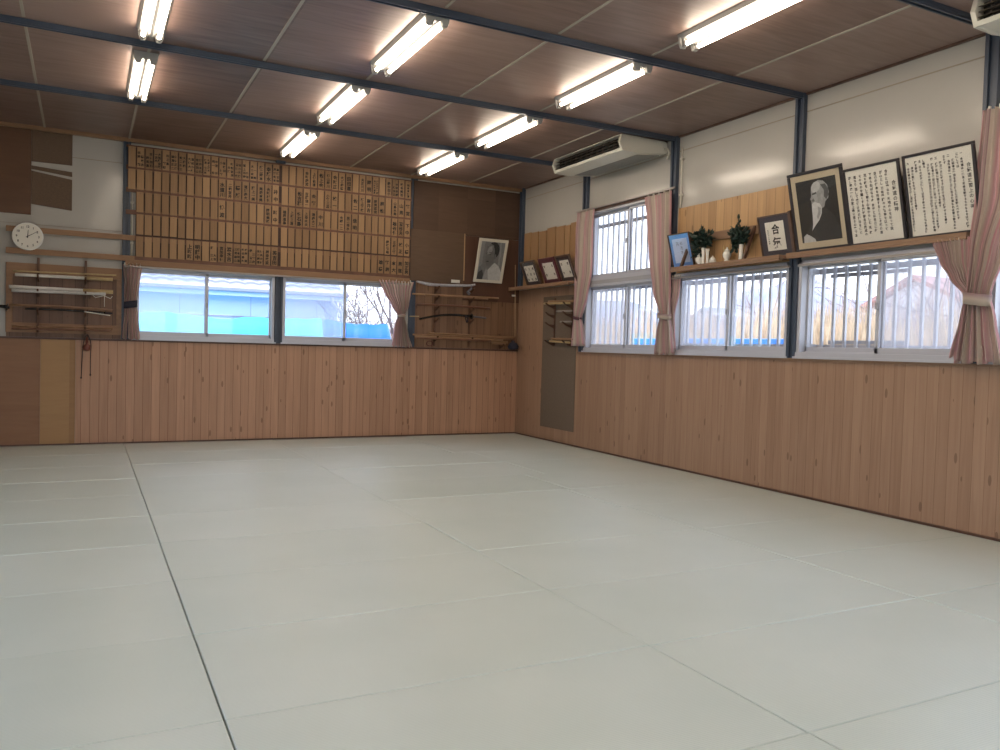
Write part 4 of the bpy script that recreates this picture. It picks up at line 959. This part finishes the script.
# tarpaulin covered piles
def tarp(x0, x1, ytop, label, col, seed, fall):
    rg = random.Random(seed); m = mat('tarp %s' % seed, col, .42, noise=.10, scale=2.5, bump=.6, stretch=(1, 1, 3)); b = MB(); nx, nr = 60, 18
    for i in range(nx+1):
        s = i/nx; x = x0+(x1-x0)*s
        top = ytop+.025*math.sin(x*2.3+seed)+.018*math.sin(x*5.1)
        if fall: top -= 2.1*max(0, (s-.80)/.20)**1.7
        for j in range(nr+1):
            t = j/nr
            if t < .5: y = 1.95+1.0*(2*t)**1.15; z = -.55+(top+.55)*(2*t)**.9
            else: y = 2.95+3.2*(t-.5); z = top-.35*(t-.5)*2-.5*max(0, (t-.75)*4)**2
            z = max(z, -.55); wr = .02*math.sin(9*x+14*t+seed)+.012*math.sin(21*x-9*t)
            b.v.append((x, y+wr, z+(wr*.5 if .3 < t < .9 else 0)))
    for i in range(nx):
        for j in range(nr): q = i*(nr+1)+j; b.f.append((q, q+1, q+nr+2, q+nr+1))
    b.smooth = True
    b.build('tarpaulin', m, label=label, cat='tarpaulin', group='tarpaulins outside the back windows')
tarp(-8.2, -2.30, 1.705, 'bright cyan tarpaulin over a pile outside the back windows', (.10, .72, .98), 1, False)
tarp(-2.34, -.80, 1.70, 'deeper blue tarpaulin at the right, sloping down outside', (.015, .20, .85), 2, True)
# bare trees
BARK = mat('grey violet bark', (.19, .14, .15), .9, noise=.3, scale=20); BARK2 = mat('pale twig bark', (.36, .29, .30), .9)
def tree(base, hgt, lean, label, seed, levels=5, r0=.07, m=None, spread=.75, bl=.3):
    rg = random.Random(seed); t = thing('bare_tree', base, label, 'tree'); tr = MB(); br = MB()
    def grow(p, d, L, r, lv):
        n = 5; pts = [p]; q = p.copy(); dd = d.copy()
        for i in range(n):
            dd = (dd+Vector([rg.gauss(0, .10) for _ in range(3)])+Vector((0, 0, .03))).normalized(); q = q+dd*L/n; pts.append(q.copy())
        (tr if lv == levels else br).tube(pts, [r*(1-.45*i/n) for i in range(n+1)], 6 if lv > 2 else 4, cap=lv > 2)
        if lv > 0:
            for k in range(rg.randint(3, 4) if lv < levels else 6):
                i = rg.randint(2, n); nd = (dd+Vector([rg.gauss(0, spread) for _ in range(3)])+Vector((0, 0, .15))).normalized()
                grow(pts[i], nd, L*rg.uniform(.55, .8), r*.50, lv-1)
    grow(Vector(base), Vector(lean).normalized(), hgt, r0, levels)
    tr.build('trunk', m or BARK, t); br.build('branches', m or BARK, t)
tree((.9, 7.6, -.55), 2.1, (-.18, 0, 1), 'bare branched tree outside the right back window', 21, r0=.06, spread=.6)
tree((2.6, 9.6, -.55), 2.6, (-.3, -.05, 1), 'bare tree farther off behind the blue tarpaulin', 5, r0=.06, spread=.6)
tree((.2, 7.0, -.55), 1.7, (-.1, 0, 1), 'smaller bare tree with low fine twigs next to the shed', 33, r0=.04, spread=.6)
tree((9.0, .9, -.55), 2.3, (.1, -.25, 1), 'thin bare tree outside the window under the framed texts', 8, levels=4, r0=.05, m=BARK2)
tree((11.0, 4.6, -.55), 2.6, (0, .1, 1), 'thin bare tree outside the window beneath the leafy vases', 12, levels=4, r0=.05, m=BARK2)
tree((8.0, -2.6, -.55), 2.3, (.1, .35, 1), 'leaning bare sapling in front of the low house', 15, levels=4, r0=.045, m=BARK2)
# dry brush bank on the right
def brush(x0, x1, y0, y1, z, n, hgt, col, seed, label):
    rg = random.Random(seed); b = MB()
    for i in range(n):
        x = rg.uniform(x0, x1); y = rg.uniform(y0, y1); h = hgt*rg.uniform(.65, 1.08)*(1+.12*math.sin(y*1.3)); dx, dy = rg.gauss(0, .10), rg.gauss(0, .16); w = rg.uniform(.015, .04)
        b.add([(x, y-w, z), (x, y+w, z), (x+dx, y+dy+w*.4, z+h*.7), (x+dx*1.6, y+dy*1.6, z+h), (x+dx, y+dy-w*.6, z+h*.7)], [(0, 1, 2, 3, 4)])
    o = b.build('dry_grass', mat('dry reed %d' % seed, col, .9, noise=.35, scale=3), label=label, cat='dry grass'); o['kind'] = 'stuff'
struct('bank', MB().add([(3.5, -20, -.56), (30, -20, 1.0), (30, 80, 1.0), (3.5, 80, -.56)], [(0, 1, 2, 3)]), mat('straw ground', (.50, .42, .30), .95, noise=.25, scale=1.2))
brush(6.0, 9.0, -9, 26, -.30, 20000, 2.50, (.72, .55, .38), 31, 'tall straw coloured dry grass outside the right windows')
brush(9.5, 14, -6, 44, -.15, 12000, 2.85, (.56, .43, .38), 32, 'browner dry grass farther outside the right windows')
b = MB(); b.box(3.0, 3.06, -2.6, 1.1, 1.44, 1.55); bt = b.build('blue_rail', mat('blue board', (.08, .30, .85), .5), label='bright blue board fixed on posts outside the right windows', cat='rail', bevel=.01)
for y in (-2.5, -.8, 1.0): MB().box(3.06, 3.10, y-.03, y+.03, -.55, 1.5).build('post', mat('grey post', (.4, .38, .36), .8), bt)
# houses
def house(x, y, w, d, zb, zw, zr, label, wc, rc, wins):
    t = thing('house', (x, y, zb), label, 'house')
    MB().box(x, x+d, y-w/2, y+w/2, zb, zw).build('wall', mat('house wall %s' % label[:8], wc, .8), t)
    e = .35; b = MB(); b.prism([(y-w/2-e, zw-.1), (y, zr), (y+w/2+e, zw-.1), (y+w/2+e, zw+.05), (y, zr+.16), (y-w/2-e, zw+.05)], x-e, x+d+e, lambda p, q, s: (s, p, q)); b.build('roof', mat('house roof %s' % label[:8], rc, .7), t)
    b = MB(); b.prism([(y-w/2, zw-.05), (y+w/2, zw-.05), (y, zr)], x+.01, x+.12, lambda p, q, s: (s, p, q)); b.build('gable', mat('house wall %s' % label[:8], wc), t)
    for (a, c, z0, z1) in wins:
        f = MB().box(x-.05, x, y+a, y+c, z0, z1).build('window', mat('far window frame', (.6, .62, .7), .5), t); MB().box(x-.06, x-.051, y+a+.06, y+c-.06, z0+.06, z1-.06).build('pane', mat('far pane', (.25, .32, .45), .2), f)
house(22, 9.2, 4.2, 5, .3, 3.25, 4.35, 'small far house with reddish roof seen under the framed texts', (.74, .72, .78), (.50, .26, .24), [(-1.0, .1, 2.35, 2.95), (.3, 1.2, 2.35, 2.95)])
house(44, 46, 7, 7, .0, 3.6, 5.4, 'distant grey gabled house seen beneath the leafy vases', (.62, .64, .72), (.36, .38, .46), [(-1.5, -.2, 2.9, 3.4)])
# hills
def hills(R0, hf, col, a0, a1, name, seed, lo=-5):
    b = MB(); n = 160
    for i in range(n+1):
        a = a0+(a1-a0)*i/n
        for k, (rr, hh) in enumerate(((R0, 0), (R0*1.12, .55), (R0*1.3, 1.), (R0*1.7, .6))):
            nz = 1+.05*math.sin(37*a+seed+k)+.03*math.sin(91*a+k*2)
            b.v.append((CAM[0]+rr*math.cos(a), CAM[1]+rr*math.sin(a), lo+(hf(a)-lo)*hh*nz if hh else lo))
    for i in range(n):
        for k in range(3): q = i*4+k; b.f.append((q, q+4, q+5, q+1))
    b.smooth = True; struct(name, b, mat(name, col, .95, noise=.3, scale=.04), None)
def prof(pts):
    def f(a):
        d = math.degrees(a)
        for i in range(len(pts)-1):
            if pts[i][0] <= d <= pts[i+1][0]:
                t = (d-pts[i][0])/(pts[i+1][0]-pts[i][0]); t = t*t*(3-2*t); return pts[i][1]+(pts[i+1][1]-pts[i][1])*t
        return pts[0][1] if d < pts[0][0] else pts[-1][1]
    return f
# bearings measured from +x: right edge of the photo is about 31 deg, tall window about 57 deg
hills(260, prof([(20, 14), (33, 15), (38, 22), (43, 34), (45.5, 26), (48, 18), (50, 17), (53.5, 21), (57, 22), (62, 14)]), (.36, .36, .47), math.radians(10), math.radians(66), 'hills', 1)

print('objects', len(bpy.data.objects))
